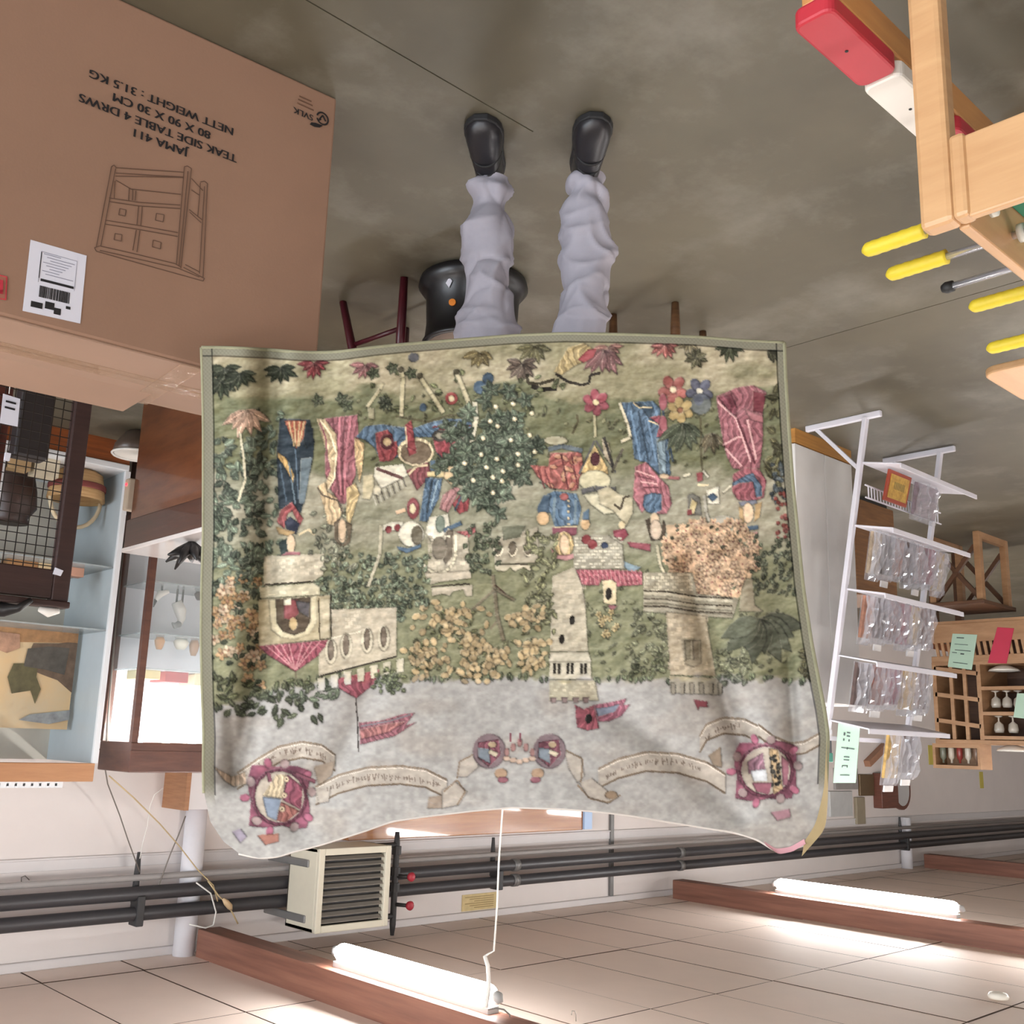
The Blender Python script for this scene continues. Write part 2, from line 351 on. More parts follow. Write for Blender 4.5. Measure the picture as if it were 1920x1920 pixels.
# feed pipe with valves next to the heater
t = empty('valve_pipe', (-4.93, 6.5, 2.25), 'black vertical feed pipe with red valve knobs beside the heater', 'pipe')
vx = PY(740, 1660, 6.46)[0]
MB().tube([(vx, 6.46, 2.27), (vx, 6.46, 2.35), (vx, 6.46, 2.92), (vx, 6.46, 2.995)], [.016, .024, .024, .014], 10).build('riser', M_dark, t, smooth=True)
for z in (2.40, 2.55, 2.66):
    MB().tube([(vx, 6.46, z-.03), (vx, 6.46, z+.03)], .036, 8).build('fitting', M_dark, t)
for z in (2.36, 2.86): MB().tube([(vx, 6.46, z), (hx0+.02, 6.44, z)], .02, 8).build('branch', M_dark, t, smooth=True)
for z in (2.58, 2.78):
    MB().tube([(vx, 6.46, z), (vx-.03, 6.40, z), (vx-.05, 6.36, z)], .014, 8).build('stem', M_dark, t, smooth=True)
    MB().lathe([(.012, -.02), (.03, -.012), (.034, .008), (.02, .02)], (vx-.06, 6.345, z), 12, Matrix.Rotation(1.57, 4, 'X')).build('knob', M_red, t, smooth=True)
# long varnished board with a pale blue end; a ceiling tube mirrors in its lacquer
M_orange = wood('varnished_orange', (182, 124, 76), (150, 94, 54), .2, stretch=(1.2, 20, 20), coat=.4)
A = PY(1096, 1555, 6.6)
t = empty('wall_board', (-5.9, WALL, 1.75), 'long varnished orange wooden board hung on the wall behind the tapestry', 'board')
box((A[0], 6.62, 1.75), (-4.62, WALL, 2.335)).build('panel', M_orange, t, bevel=.006)
box((A[0]-.1, 6.6, 2.05), (A[0], WALL, 2.33)).build('end_cap', mat('pale_blue', (176, 200, 232), .5, var=.05), t, label='pale blue end cap')
# loose cables on the wall near the display cases
def cable(pts, Y, r, m, label):
    Ys = Y if hasattr(Y, '__len__') else [Y]*len(pts)
    o = MB().tube([PY(x, y, q) for (x, y), q in zip(pts, Ys)], r, 6).build('wall_cable', m, smooth=True); tag(o, label, 'cable')
cable([(197, 1440), (202, 1470), (225, 1530), (240, 1575), (262, 1635)], (6.03, 6.2, 6.5, 6.58, 6.58), .004, M_cabdark, 'thin grey cable sloping up the wall from the lit display case to the iron bracket')
cable([(205, 1455), (250, 1495), (300, 1545), (335, 1585), (370, 1630), (400, 1660), (408, 1690)], (6.03, 6.3, 6.45, 6.54, 6.535, 6.49, 6.488), .004, mat('cable_tan', (196, 172, 130), .6, var=0), 'thin tan cable running diagonally over the white wall')
cable([(306, 1478), (290, 1490), (282, 1510), (276, 1550), (268, 1580), (262, 1610)], (6.55, 6.58, 6.58, 6.58, 6.58, 6.58), .003, M_cable, 'thin pale cable looping from the small wooden wall cabinet')
cable([(348, 1530), (335, 1565), (320, 1600), (305, 1640), (298, 1660)], 6.541, .004, M_cabdark, 'thin grey cable crossing from the white cabinet up to the conduit')
cable([(368, 1655), (395, 1675), (405, 1710), (400, 1735), (385, 1740), (355, 1733)], 6.491, .005, M_cable, 'pale cable hanging in a loop over the black pipes')
cable([(390, 1652), (410, 1680), (424, 1692), (436, 1712), (446, 1732)], 6.478, .005, mat('cable_tan', (196, 172, 130), .6, var=0), 'tan cable with an inline switch draped over the black pipes')
o = MB().tube([PY(x, y, 6.474) for x, y in ((418, 1685), (424, 1692), (431, 1700), (434, 1706))], [.008, .02, .02, .008], 8).build('cord_switch', mat('switch_tan', (210, 180, 140), .5, var=0), smooth=True)
tag(o, 'small tan inline cord switch by the black pipes', 'switch')
cable([(40, 1655), (40, 1645), (47, 1642), (55, 1650)], 6.715, .003, M_cabdark, 'short bent wire end poking out of the wall near the conduit')
# small wall cabinet, wooden sides and white front
A = PY(309, 1520, 6.74); B = PY(350, 1450, 6.45)
t = empty('wall_cabinet', (-3.2, 6.6, 1.72), 'small wall cabinet with wooden side and white front above the lit display case', 'cabinet')
x1 = PX(350, 1450, -2.98)
cx = PY(348, 1490, 6.42)[0]
box((cx-.03, 6.42, 1.75), (cx, WALL, 2.08)).build('side_panel', wood('side_pine', (170, 122, 84), (144, 96, 64)), t)
box((cx-.62, 6.42, 1.75), (cx-.59, WALL, 2.08)).build('side_panel', MATS['side_pine'], t)
box((cx-.59, 6.425, 1.755), (cx-.03, 6.44, 2.075)).build('front_panel', M_trimw, t)
box((cx-.59, 6.44, 2.05), (cx-.03, WALL, 2.07)).build('top_panel', MATS['side_pine'], t)
# ------------------------------------------------------------------ cardboard box
M_card = mat('cardboard', (138, 107, 87), .75, var=.05, scale=3, bump=.03, bscale=200)
M_cardl = mat('cardboard_inner', (142, 114, 95), .75, var=.05, scale=3)
M_ink = mat('ink_black', (24, 22, 24), .6, var=0)
M_tape = mat('packing_tape', (190, 156, 126), .1, var=.05, alpha=.28, spec=1., bump=.25, bscale=30)
bc = PZ(632, 185, 0); bd = PZ(230, 0, 0); ex = (bd-bc)/np.linalg.norm(bd-bc); ey = np.array([-ex[1], ex[0], 0])
if ey[1] < 0: ey = -ey
BW, BH, BD = .93, .80, .34
def bp(a, d, z): return bc+ex*a+ey*d+np.array([0, 0, z])
t = empty('cardboard_box', bc+ex*BW/2+ey*BD/2, 'large brown cardboard furniture carton with printed text standing on the floor', 'box')
def bface(x, y):        # pixel -> (a, z) on the front face
    d = ray(x, y); n = ey; k = ((bc-CAM)@n)/(d@n); p = CAM+d*k; return (p-bc)@ex, p[2]
def slab(a0, a1, d0, d1, z0, z1):
    return MB().hexa([bp(a0, d0, z0), bp(a1, d0, z0), bp(a1, d1, z0), bp(a0, d1, z0)], [bp(a0, d0, z1), bp(a1, d0, z1), bp(a1, d1, z1), bp(a0, d1, z1)])
slab(0, BW, 0, BD, 0, BH).build('carton_body', M_card, t, bevel=.006)
slab(.004, BW-.004, .004, BD/2-.003, BH, BH+.006).build('top_flap', M_cardl, t, bevel=.002)
slab(.004, BW-.004, BD/2+.003, BD-.004, BH, BH+.006).build('top_flap', M_cardl, t, bevel=.002)
# raised rear flap: a lighter standing lip with a dog-ear
mb = MB(); mb.hexa([bp(.30, BD-.09, BH+.006), bp(BW-.01, BD-.09, BH+.006), bp(BW-.01, BD-.08, BH+.005), bp(.30, BD-.08, BH+.005)],
        [bp(.33, BD+.02, BH+.032), bp(BW-.01, BD+.02, BH+.032), bp(BW-.01, BD+.024, BH+.026), bp(.33, BD+.024, BH+.026)])
mb.build('raised_flap', M_cardl, t)
slab(-.002, BW+.002, BD/2-.03, BD/2+.03, BH+.0065, BH+.0075).build('packing_tape', M_tape, t, label='glossy clear packing tape')
slab(.0, .07, -.0015, BD+.001, BH+.0066, BH+.0082).build('packing_tape', M_tape, t)
slab(.28, .33, -.0015, BD, BH+.0066, BH+.0082).build('packing_tape', M_tape, t)
slab(-.001, .07, -.0016, -.0004, BH-.06, BH+.007).build('packing_tape', M_tape, t)
def bxy(x, y, d=-.002): a, z = bface(x, y); return bp(a, d, z)
# text (four centred lines)
a0, _ = bface(303, 235)
exl = ex   # reading direction, left to right for a viewer facing the box
def btxt(s, x, y, size, bold=.001, align='CENTER', a=None):
    aa, z = bface(x, y); aa = a if a is not None else aa
    textmesh('printed_text', s, size, frameM(bp(aa, -.0025, z), exl, (0, 0, 1))@Matrix.Diagonal((1, .9, 1, 1)), M_ink, t, align, bold)
btxt('JAMA 411', 306, 270, .031, a=a0); btxt('TEAK SIDE TABLE 4 DRWS', 302, 243, .031, a=a0)
btxt('80 X 90 X 30 CM', 305, 219, .031, a=a0); btxt('NETT WEIGHT : 31.5 KG', 306, 194, .031, a=a0)
btxt('SVLK', 568, 214, .025, .0006)
for k, (x, y) in enumerate(((570, 200), (572, 193), (574, 187))):
    a, z = bface(x, y); MB().prism([bp(a-.026+.006*k, -.0025, z-.002), bp(a+.02, -.0025, z-.002), bp(a+.02, -.0025, z+.001), bp(a-.026+.006*k, -.0025, z+.001)], ey*.001).build('small_print', mat('ink_brown', (96, 68, 50), .7, var=0), t)
# round emblem with leaf
a, z = bface(604, 223)
ring = []
mb = MB()
for k in range(26):
    th = math.pi*2*k/28+.3; th2 = math.pi*2*(k+1)/28+.3
    q = [(math.cos(th)*r, math.sin(th)*r) for r in (.0135, .018)]+[(math.cos(th2)*r, math.sin(th2)*r) for r in (.018, .0135)]
    mb.add([bp(a+u, -.0025, z+v) for u, v in q], [(0, 1, 2, 3)])
for p, q in (((-.009, .004), (0, -.009)), ((0, -.009), (.009, .006)), ((.004, .003), (.01, .009))): mb.bar(bp(a+p[0], -.0025, z+p[1]), bp(a+q[0], -.0025, z+q[1]), .004, .0006, side=ey*0+np.array([0, 0, 1.]))
mb.build('printed_emblem', M_ink, t)
lf = [(-.002, .019), (.006, .028), (.02, .032), (.034, .031), (.03, .024), (.018, .020), (.006, .0195)]
MB().prism([bp(a+u, -.0028, z+v) for u, v in lf], ey*.0006).build('printed_leaf', M_ink, t)
# line drawing of the side table
def dl(x, y): return 0+x/3, 0+y/3       # crop pixels of the first tile (3x)
mb = MB(); M_draw = mat('ink_line', (88, 64, 50), .7, var=0)
def dline(pts):
    for p, q in zip(pts, pts[1:]):
        A, B = bxy(*dl(*p)), bxy(*dl(*q)); mb.bar(A, B, .0017, .0006, side=np.cross(ey, B-A))
dline([(625, 940), (640, 930), (650, 945), (1030, 970)]); dline([(650, 975), (1030, 998)]); dline([(648, 992), (1028, 1000)])
dline([(625, 940), (540, 1390)]); dline([(648, 950), (565, 1385)])
dline([(1035, 940), (1052, 935), (1075, 950), (1015, 1510)]); dline([(1035, 940), (990, 1490)]); dline([(1055, 965), (1005, 1500)])
dline([(1125, 1025), (1148, 1020), (1165, 1035), (1140, 1560)]); dline([(1125, 1030), (1120, 1110), (1110, 1220)]); dline([(1148, 1050), (1120, 1540)])
dline([(1075, 1005), (1140, 1075)]); dline([(1075, 1070), (1120, 1100)]); dline([(1065, 1195), (1130, 1255)]); dline([(1062, 1180), (1135, 1238)])
dline([(650, 1015), (735, 1065), (1015, 1095)]); dline([(645, 1020), (640, 1120)]); dline([(725, 1060), (722, 1128)]); dline([(745, 1066), (742, 1128)]); dline([(762, 1075), (758, 1130)])
for o_ in (0, 20): dline([(612, 1115+o_), (780, 1140+o_), (1012, 1155+o_)])
for o_ in (0, 22): dline([(590, 1240+o_), (780, 1270+o_), (998, 1310+o_)])
dline([(778, 1160), (768, 1270)]); dline([(798, 1162), (790, 1272)]); dline([(765, 1295), (745, 1410)]); dline([(785, 1298), (768, 1420)])
for q in ([(672, 1175), (708, 1182), (702, 1217), (666, 1210)], [(878, 1202), (922, 1210), (915, 1250), (872, 1240)], [(645, 1315), (685, 1322), (680, 1358), (640, 1350)], [(860, 1352), (904, 1365), (900, 1402), (855, 1390)]): dline(q+[q[0]])
dline([(530, 1395), (560, 1385), (760, 1430), (985, 1485), (1015, 1505)]); dline([(530, 1395), (540, 1415), (1140, 1582), (1148, 1568), (1030, 1505)]); dline([(560, 1410), (1000, 1510), (1120, 1560)]); dline([(1040, 1490), (1118, 1530)])
mb.build('printed_drawing', M_draw, t)
# shipping label
M_paper = mat('paper_white', (206, 206, 216), .5, var=.02)
q = [bxy(57, 450), bxy(162, 480), bxy(150, 607), bxy(42, 583)]
lb = MB().prism(q, ey*.0012).build('shipping_label', M_paper, t, label='white shipping label with barcode')
def lp(u, v, d=-.0033):
    u0 = [(q[0]*(1-u)+q[1]*u), (q[3]*(1-u)+q[2]*u)]; return u0[0]*(1-v)+u0[1]*v+ey*(-.001)
def lrect(mb, u0, v0, u1, v1): mb.prism([lp(u0, v0), lp(u1, v0), lp(u1, v1), lp(u0, v1)], ey*.0006)
mb = MB(); lrect(mb, .24, .50, .82, .535)
u = .24
while u < .76:
    wd = random.choice((.008, .014, .022)); lrect(mb, u, .60, min(u+wd, .78), .76); u += wd+random.choice((.006, .012))
for r in ((.12, .84, .32, .92), (.36, .80, .52, .9), (.52, .86, .64, .95), (.72, .80, .8, .84), (.2, .13, .215, .5)): lrect(mb, *r)
mb.build('label_print', M_ink, lb)
mb = MB()
for k in range(8): lrect(mb, .25+.06*(k % 3), .14+.04*k, .55+.05*((k*5) % 6), .148+.04*k)
for r in ((.2, .12, .84, .125), (.2, .12, .205, .56), (.835, .12, .84, .56)): lrect(mb, *r)
mb.build('label_lines', mat('ink_grey', (130, 130, 145), .7, var=0), lb)
q2 = [bxy(-16, 514), bxy(12, 520), bxy(10, 563), bxy(-20, 556)]
MB().prism(q2, ey*.001).build('red_sticker', mat('sticker_card', (150, 96, 78), .5, var=0), t)
mb = MB()
for i in range(4): mb.bar(q2[i]-ey*.001, q2[(i+1) % 4]-ey*.001, .002, .0006, side=np.cross(ey, q2[(i+1) % 4]-q2[i]))
r_ = [q2[0]*.3+q2[2]*.7, q2[1]*.45+q2[3]*.55]; mb.bar(bxy(-14, 545, -.004), bxy(4, 549, -.004), .008, .0006, side=np.array([0, 0, 1.])); mb.bar(bxy(2, 526, -.004), bxy(1, 552, -.004), .006, .0006, side=ex)
mb.build('sticker_print', M_red, t)

# ------------------------------------------------------------------ tapestry: printed cloth, woven picture painted per vertex
X0, Y0, CW, CHh = 360, 610, 1210, 1010
img = np.zeros((CHh, CW, 3)); ids = np.zeros((CHh, CW)); yyg, xxg = np.mgrid[0:CHh, 0:CW]; PXg = xxg+X0; PYg = yyg+Y0
def vnoise(sx, sy, seed, oct=3):
    r = np.random.default_rng(seed); out = np.zeros((CHh, CW)); amp = 1; tot = 0
    for o in range(oct):
        gx, gy = int(CW/sx*2**o)+2, int(CHh/sy*2**o)+2; G = r.random((gy+1, gx+1))
        fx = xxg/CW*(gx-1); fy = yyg/CHh*(gy-1); ix = fx.astype(int); iy = fy.astype(int); tx = fx-ix; ty = fy-iy
        tx = tx*tx*(3-2*tx); ty = ty*ty*(3-2*ty)
        out += amp*((G[iy, ix]*(1-tx)+G[iy, ix+1]*tx)*(1-ty)+(G[iy+1, ix]*(1-tx)+G[iy+1, ix+1]*tx)*ty); tot += amp; amp *= .5
    return out/tot
N1 = vnoise(90, 45, 1); N2 = vnoise(24, 18, 2); N3 = vnoise(9, 7, 3, 2)
def C(*c): return np.array(c, float)
def put(mask, col, a=1., sl=None):
    if sl is None: sl = (slice(None), slice(None))
    v = img[sl]; v[mask] = v[mask]*(1-a)+(np.asarray(col) if np.ndim(col) == 1 else col[mask])*a
_id = [0]
def poly(pts, col, a=1., emb=True, tex=0.):
    pts = [(p[0]-X0, p[1]-Y0) for p in pts]; xa = [p[0] for p in pts]; ya = [p[1] for p in pts]
    x0, x1 = int(max(0, min(xa)-1)), int(min(CW, max(xa)+2)); y0, y1 = int(max(0, min(ya)-1)), int(min(CHh, max(ya)+2))
    if x0 >= x1 or y0 >= y1: return
    gy, gx = np.mgrid[y0:y1, x0:x1]; gx = gx+.01; gy = gy+.013; ins = np.zeros(gx.shape, bool)
    for (ax, ay), (bx, by) in zip(pts, pts[1:]+pts[:1]):
        if ay == by: continue
        c = (ay > gy) != (by > gy); ins ^= c & (gx < (bx-ax)*(gy-ay)/(by-ay)+ax)
    sl = (slice(y0, y1), slice(x0, x1))
    cc = np.asarray(col, float)
    if tex: cc = cc[None, None, :]*(1+tex*(N2[sl]-.5)[..., None]*2)
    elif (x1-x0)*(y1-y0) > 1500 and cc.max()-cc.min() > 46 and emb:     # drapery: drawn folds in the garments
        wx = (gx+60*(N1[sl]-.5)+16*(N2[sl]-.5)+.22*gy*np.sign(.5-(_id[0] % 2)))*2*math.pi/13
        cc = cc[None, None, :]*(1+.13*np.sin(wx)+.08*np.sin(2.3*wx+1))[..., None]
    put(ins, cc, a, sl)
    if emb: _id[0] += 1; ids[sl][ins] = (_id[0]*7919 % 97)/97*.8+.6
def ell(x, y, rx, ry, col, rot=0., a=1., emb=True, n=18, tex=0.):
    c, s = math.cos(rot), math.sin(rot)
    poly([(x+c*rx*math.cos(t)-s*ry*math.sin(t), y+s*rx*math.cos(t)+c*ry*math.sin(t)) for t in np.linspace(0, 2*math.pi, n, endpoint=False)], col, a, emb, tex)
def line(pts, wd, col, a=1., emb=False):
    for (ax, ay), (bx, by) in zip(pts, pts[1:]):
        L = math.hypot(bx-ax, by-ay)+1e-6; nx, ny = -(by-ay)/L*wd/2, (bx-ax)/L*wd/2
        poly([(ax+nx, ay+ny), (bx+nx, by+ny), (bx-nx, by-ny), (ax-nx, ay-ny)], col, a, emb)
def leaf(x, y, ang, ln, wd, col, rib=True):
    c, s = math.cos(ang), math.sin(ang); P = []
    for t in (0, .2, .45, .7, 1): P.append((t*ln, wd*math.sin(math.pi*t**.8)/1))
    P += [(p[0], -p[1]) for p in P[-2:0:-1]]
    poly([(x+c*u-s*v, y+s*u+c*v) for u, v in P], col)
    if rib: line([(x+c*ln*.1, y+s*ln*.1), (x+c*ln*.85, y+s*ln*.85)], 1.3, np.asarray(col)*1.45, .8)
def spray(x, y, n, ln, wd, col, a0=0, a1=2*math.pi, jit=.1):
    for k in range(n): leaf(x, y, a0+(a1-a0)*(k+.5)/n+random.uniform(-jit, jit), ln*random.uniform(.85, 1.1), wd, np.asarray(col)*random.uniform(.85, 1.12))
def flower(x, y, r, col, mid=(225, 205, 170), n=6, emb=True):
    for k in range(n): th = 2*math.pi*k/n+.4; ell(x+math.cos(th)*r*.58, y+math.sin(th)*r*.58, r*.5, r*.36, np.asarray(col)*random.uniform(.88, 1.1), th, emb=emb)
    ell(x, y, r*.24, r*.24, C(*mid), emb=emb)
def foliage(region, n, ln, wd, col, jit=.25):
    x0, y0, x1, y1 = region
    for k in range(n):
        leaf(random.uniform(x0, x1), random.uniform(y0, y1), random.uniform(0, 6.28), ln*random.uniform(.7, 1.3), wd*random.uniform(.8, 1.2), np.asarray(col)*random.uniform(1-jit, 1+jit))
def stones(x0, y0, x1, y1, sx=9, sy=6, col=(172, 162, 146)):
    y = y0; k = 0
    while y < y1:
        x = x0-(k % 2)*sx/2
        while x < x1:
            if random.random() < .75: poly([(max(x, x0), y), (min(x+sx-1.5, x1), y), (min(x+sx-1.5, x1), min(y+sy-1.5, y1)), (max(x, x0), min(y+sy-1.5, y1))], np.asarray(col)*random.uniform(.92, 1.12), emb=False)
            x += sx
        y += sy; k += 1
def cp(ox, oy):
    return lambda *p: [(ox+p[i]/4.8, oy+p[i+1]/4.8) for i in range(0, len(p), 2)]
c1, c2, c3, c4, c5, c6 = cp(360, 620), cp(740, 620), cp(1120, 620), cp(360, 980), cp(740, 980), cp(1140, 980)
PINK, LPINK, BLUE, LBLUE, DBLUE = C(156, 84, 104), C(190, 124, 136), C(74, 104, 148), C(118, 148, 182), C(46, 60, 80)
CREAM, TAN, SKIN, RED, PEACH = C(208, 188, 152), C(182, 150, 104), C(206, 174, 146), C(152, 58, 68), C(212, 168, 134)
GRN, DGRN, GGRN, OLV, STONE = C(86, 96, 72), C(56, 64, 50), C(84, 104, 90), C(124, 124, 86), C(172, 163, 148)
DARK = C(48, 42, 38)
# ground
bg = np.zeros_like(img)
def mixn(a, b, t): return a*(1-t[..., None])+b*t[..., None]
gl = np.clip((N1-.35)*3, 0, 1)
bg[:] = mixn(C(168, 156, 132), C(140, 134, 104), gl)                         # pale ground along the lower hem
t_ = np.clip((PYg-730-18*(N1-.5)*4)/14, 0, 1); bg = mixn(bg, mixn(C(120, 122, 88), C(100, 106, 78), np.clip((N2-.3)*2, 0, 1)), t_)
t_ = np.clip((PYg-868-60*(N1-.5))/30, 0, 1); bg = mixn(bg, mixn(C(158, 152, 138), C(136, 136, 118), np.clip((N1-.3)*2.5, 0, 1)), t_)
t_ = np.clip((PYg-1010-60*(N1-.5))/40, 0, 1); bg = mixn(bg, mixn(C(134, 136, 104), C(116, 120, 92), np.clip((N2-.3)*2, 0, 1)), t_)
tree = 1268+55*np.clip((620-PXg)/240, 0, 1)+14*(N2-.5)*2
t_ = np.clip((PYg-tree)/8, 0, 1); sky = mixn(C(160, 155, 147), C(160, 150, 138), np.clip((N1-.45)*4, 0, 1)); bg = mixn(bg, sky, t_)
img[:] = bg
for k in range(46):   # leaf fringe along the tree line
    x = 395+k*25+random.uniform(-8, 8); y = 1266+55*max(0, min(1, (620-x)/240))+random.uniform(-4, 10)
    for q in range(3): leaf(x+random.uniform(-12, 12), y-4, 1.57+random.uniform(-.5, .5), random.uniform(10, 18), 4, GRN*random.uniform(.9, 1.25))
for k in range(160): leaf(random.uniform(640, 1470), random.uniform(745, 880), random.uniform(0, 6.3), random.uniform(6, 13), 3, OLV*random.uniform(.62, 1.1), False)
for k in range(240): leaf(random.uniform(980, 1480), random.uniform(1060, 1260), random.uniform(0, 6.3), random.uniform(8, 14), 3.4, C(122, 126, 96)*random.uniform(.72, 1.15), False)
# lower hem leaves and blossoms
for x, y, c in ((420, 690, DGRN), (412, 715, DGRN), (525, 690, DGRN), (448, 700, DGRN)): spray(x, y, 7, 34, 7, c, -.3, 3.4)
for x, y, c in ((588, 680, RED*.85), (684, 684, C(140, 84, 92)), (1140, 650, C(138, 92, 88)), (1245, 645, C(160, 84, 84))): spray(x, y, 7, 30, 6, c, -.2, 3.3)
spray(1000, 648, 6, 36, 7, C(96, 92, 62), 0, 3.2); spray(898, 660, 5, 32, 8, C(112, 98, 60), .2, 3); spray(978, 682, 8, 34, 7, C(100, 84, 78), -.5, 3.6)
spray(1366, 645, 6, 34, 6, C(62, 68, 50), .2, 2.9); spray(1305, 670, 8, 22, 6, C(88, 86, 64)); spray(1440, 655, 4, 30, 6, C(66, 66, 50), 0, 1.4)
spray(1130, 655, 6, 52, 9, C(128, 84, 92), .4, 2.6); spray(1290, 640, 4, 24, 5, C(120, 110, 84), .4, 2.7)
spray(960, 730, 5, 26, 6, C(70, 76, 62), .9, 2.4)
poly(c2(1430, 370, 1560, 150, 1700, 110, 1820, 180, 1740, 260, 1600, 330, 1500, 400), C(160, 138, 92)); poly(c2(1650, 260, 1740, 170, 1820, 160, 1790, 240, 1700, 290), RED*1.1)
line(c2(1450, 390, 1560, 460, 1690, 490, 1750, 470, 1760, 400, 1850, 380), 5, DARK*1.2); line(c2(1190, 390, 1200, 470, 1300, 480, 1440, 440), 6, C(70, 62, 48)); line(c2(1230, 500, 1330, 530, 1460, 520), 8, DARK)
for x, y in ((595, 750), (650, 760), (770, 700), (735, 690), (700, 700), (640, 748)): spray(x, y, 5, 14, 5, GRN*.85)
foliage((690, 700, 1060, 770), 40, 14, 5, C(92, 98, 66))
# left leafy column and peach blossom column
foliage((396, 830, 492, 1110), 190, 22, 6.5, C(84, 98, 86), .3); foliage((470, 760, 520, 1080), 60, 20, 6, C(84, 98, 86), .3)
spray(462, 768, 6, 54, 9, C(170, 130, 112), .35, 2.8); line([(450, 812), (457, 860), (460, 900), (446, 940)], 5, C(200, 192, 168), 1, True)
for k in range(90):
    x, y = random.uniform(398, 492), random.uniform(1085, 1295)
    if random.random() < .45: leaf(x, y, random.uniform(0, 6.3), 16, 5, DGRN*random.uniform(.9, 1.3))
    else: flower(x, y, random.uniform(8, 13), random.choice((C(190, 160, 134), C(180, 138, 94), C(168, 124, 78))), (180, 120, 90), 5)
foliage((400, 1270, 600, 1345), 70, 20, 6, C(82, 88, 62)); foliage((560, 1285, 640, 1310), 16, 18, 5, GRN)
# lady in dark blue
poly(c1(790, 790, 1060, 800, 1100, 1000, 1090, 1140, 1010, 1520, 980, 1640, 780, 1600, 760, 1120), DBLUE)
poly(c1(830, 810, 1030, 810, 1010, 960, 940, 1060, 880, 930), C(168, 82, 58))
for a in (870, 920, 970, 1010): line(c1(a, 815, 940+(a-940)*.3, 1040), 3, TAN)
poly(c1(1020, 830, 1090, 880, 1090, 1000, 1030, 1060, 1000, 990), DBLUE*.8); poly(c1(770, 1090, 850, 1150, 920, 1300, 910, 1370, 830, 1220, 770, 1140), C(190, 144, 76))
poly(c1(980, 1150, 1085, 1140, 1010, 1560, 960, 1560), C(96, 116, 140)); line(c1(870, 1180, 930, 1560), 3, LBLUE*.8); line(c1(790, 1200, 850, 1540), 3, DBLUE*1.5); line(c1(930, 1070, 960, 1520), 2.5, DBLUE*1.7)
poly(c1(760, 1720, 800, 1610, 900, 1540, 1000, 1690, 970, 1760, 900, 1620, 860, 1650, 830, 1780), C(160, 70, 78)); poly(c1(830, 1720, 880, 1670, 970, 1740, 940, 1830, 860, 1810), C(52, 58, 88))
poly(c1(750, 1760, 850, 1790, 930, 1810, 880, 1850, 780, 1830), C(176, 140, 90)); ell(*c4(890, 190)[0], 8, 18, SKIN); poly(c4(780, 180, 850, 140, 860, 260, 800, 310), C(52, 68, 72)); poly(c4(790, 300, 860, 260, 970, 260, 970, 310, 850, 340), PINK*1.05)
line(c4(960, 110, 1050, 60, 1100, 110), 4, CREAM)
foliage((586, 955, 650, 1040), 26, 15, 5, C(112, 116, 102))
# lady in pink
poly(c1(1190, 790, 1490, 755, 1500, 1000, 1470, 1300, 1380, 1560, 1340, 1560, 1240, 1420, 1200, 1300), PINK)
for a, c in ((1270, .8), (1330, 1.25), (1380, .78), (1430, 1.22)): line(c1(a, 775, 1300+(a-1300)*.6, 1150, 1350+(a-1350)*.3, 1480), 4, PINK*c)
poly(c1(1120, 790, 1200, 800, 1300, 930, 1310, 1120, 1290, 1330, 1210, 1460, 1200, 1380, 1250, 1250, 1200, 1060), C(186, 160, 124)); line(c1(1150, 800, 1240, 920, 1300, 1100, 1280, 1330, 1220, 1440), 3, C(226, 208, 180)); line(c1(1150, 830, 1200, 950, 1230, 1250), 3, PINK)
poly(c1(1460, 960, 1550, 1010, 1540, 1180, 1510, 1380, 1470, 1180), C(196, 160, 112))
poly(c1(1130, 1400, 1200, 1360, 1220, 1450, 1300, 1500, 1360, 1620, 1300, 1760, 1220, 1740, 1190, 1600), C(196, 166, 128)); poly(c1(1390, 1420, 1470, 1370, 1510, 1470, 1460, 1620, 1420, 1760, 1385, 1700), C(188, 160, 108))
line(c1(1130, 1410, 1170, 1480, 1310, 1530, 1360, 1650), 3, C(110, 96, 84)); ell(*c1(1350, 1830)[0], 8, 17, SKIN); poly(c4(1280, 0, 1330, -40, 1310, 140, 1350, 210, 1400, 130, 1380, -20, 1440, 20, 1420, 180, 1350, 230, 1280, 150), C(112, 96, 80)); ell(*c4(1350, 60)[0], 8, 20, SKIN)
# knight's horse with red and blue drape, riders
poly(c1(1470, 960, 1560, 860, 1700, 840, 1920, 870, 1990, 900, 1990, 1100, 1700, 1180, 1640, 1050, 1550, 980), BLUE); poly(c1(1660, 1060, 1650, 920, 1760, 890, 1840, 980, 1860, 1100, 1800, 1170, 1690, 1180), RED)
poly(c2(-20, 860, 160, 880, 330, 820, 480, 790, 690, 800, 700, 940, 640, 1080, 540, 1190, 470, 1190, 380, 1110, 340, 960, 180, 960, -20, 1000), BLUE); poly(c2(340, 960, 400, 880, 470, 860, 520, 980, 640, 960, 660, 1040, 560, 1160, 480, 1200, 370, 1090), C(160, 62, 76)); poly(c2(500, 990, 640, 940, 660, 1060, 540, 1180, 480, 1190), C(170, 78, 92))
for x, y in ((405, 945), (625, 950)): ell(*c2(x, y)[0], 14, 11, C(76, 70, 70)); ell(*c2(x, y)[0], 8, 6, C(150, 142, 130)); 
ell(*c1(1755, 1000)[0], 13, 14, C(96, 40, 48)); ell(*c1(1755, 1000)[0], 8, 8, TAN); line(c2(340, 870, 450, 850, 490, 900), 3, RED*.8); line(c2(560, 900, 690, 850), 3, RED*.8)
ell(*c2(190, 1090)[0], 35, 27, CREAM); ell(*c2(190, 1095)[0], 29, 22, C(120, 100, 82)); poly(c2(90, 850, 150, 800, 200, 1100, 130, 1130, 100, 1000), RED*1.05); line(c2(100, 860, 110, 1050), 2.5, CREAM)
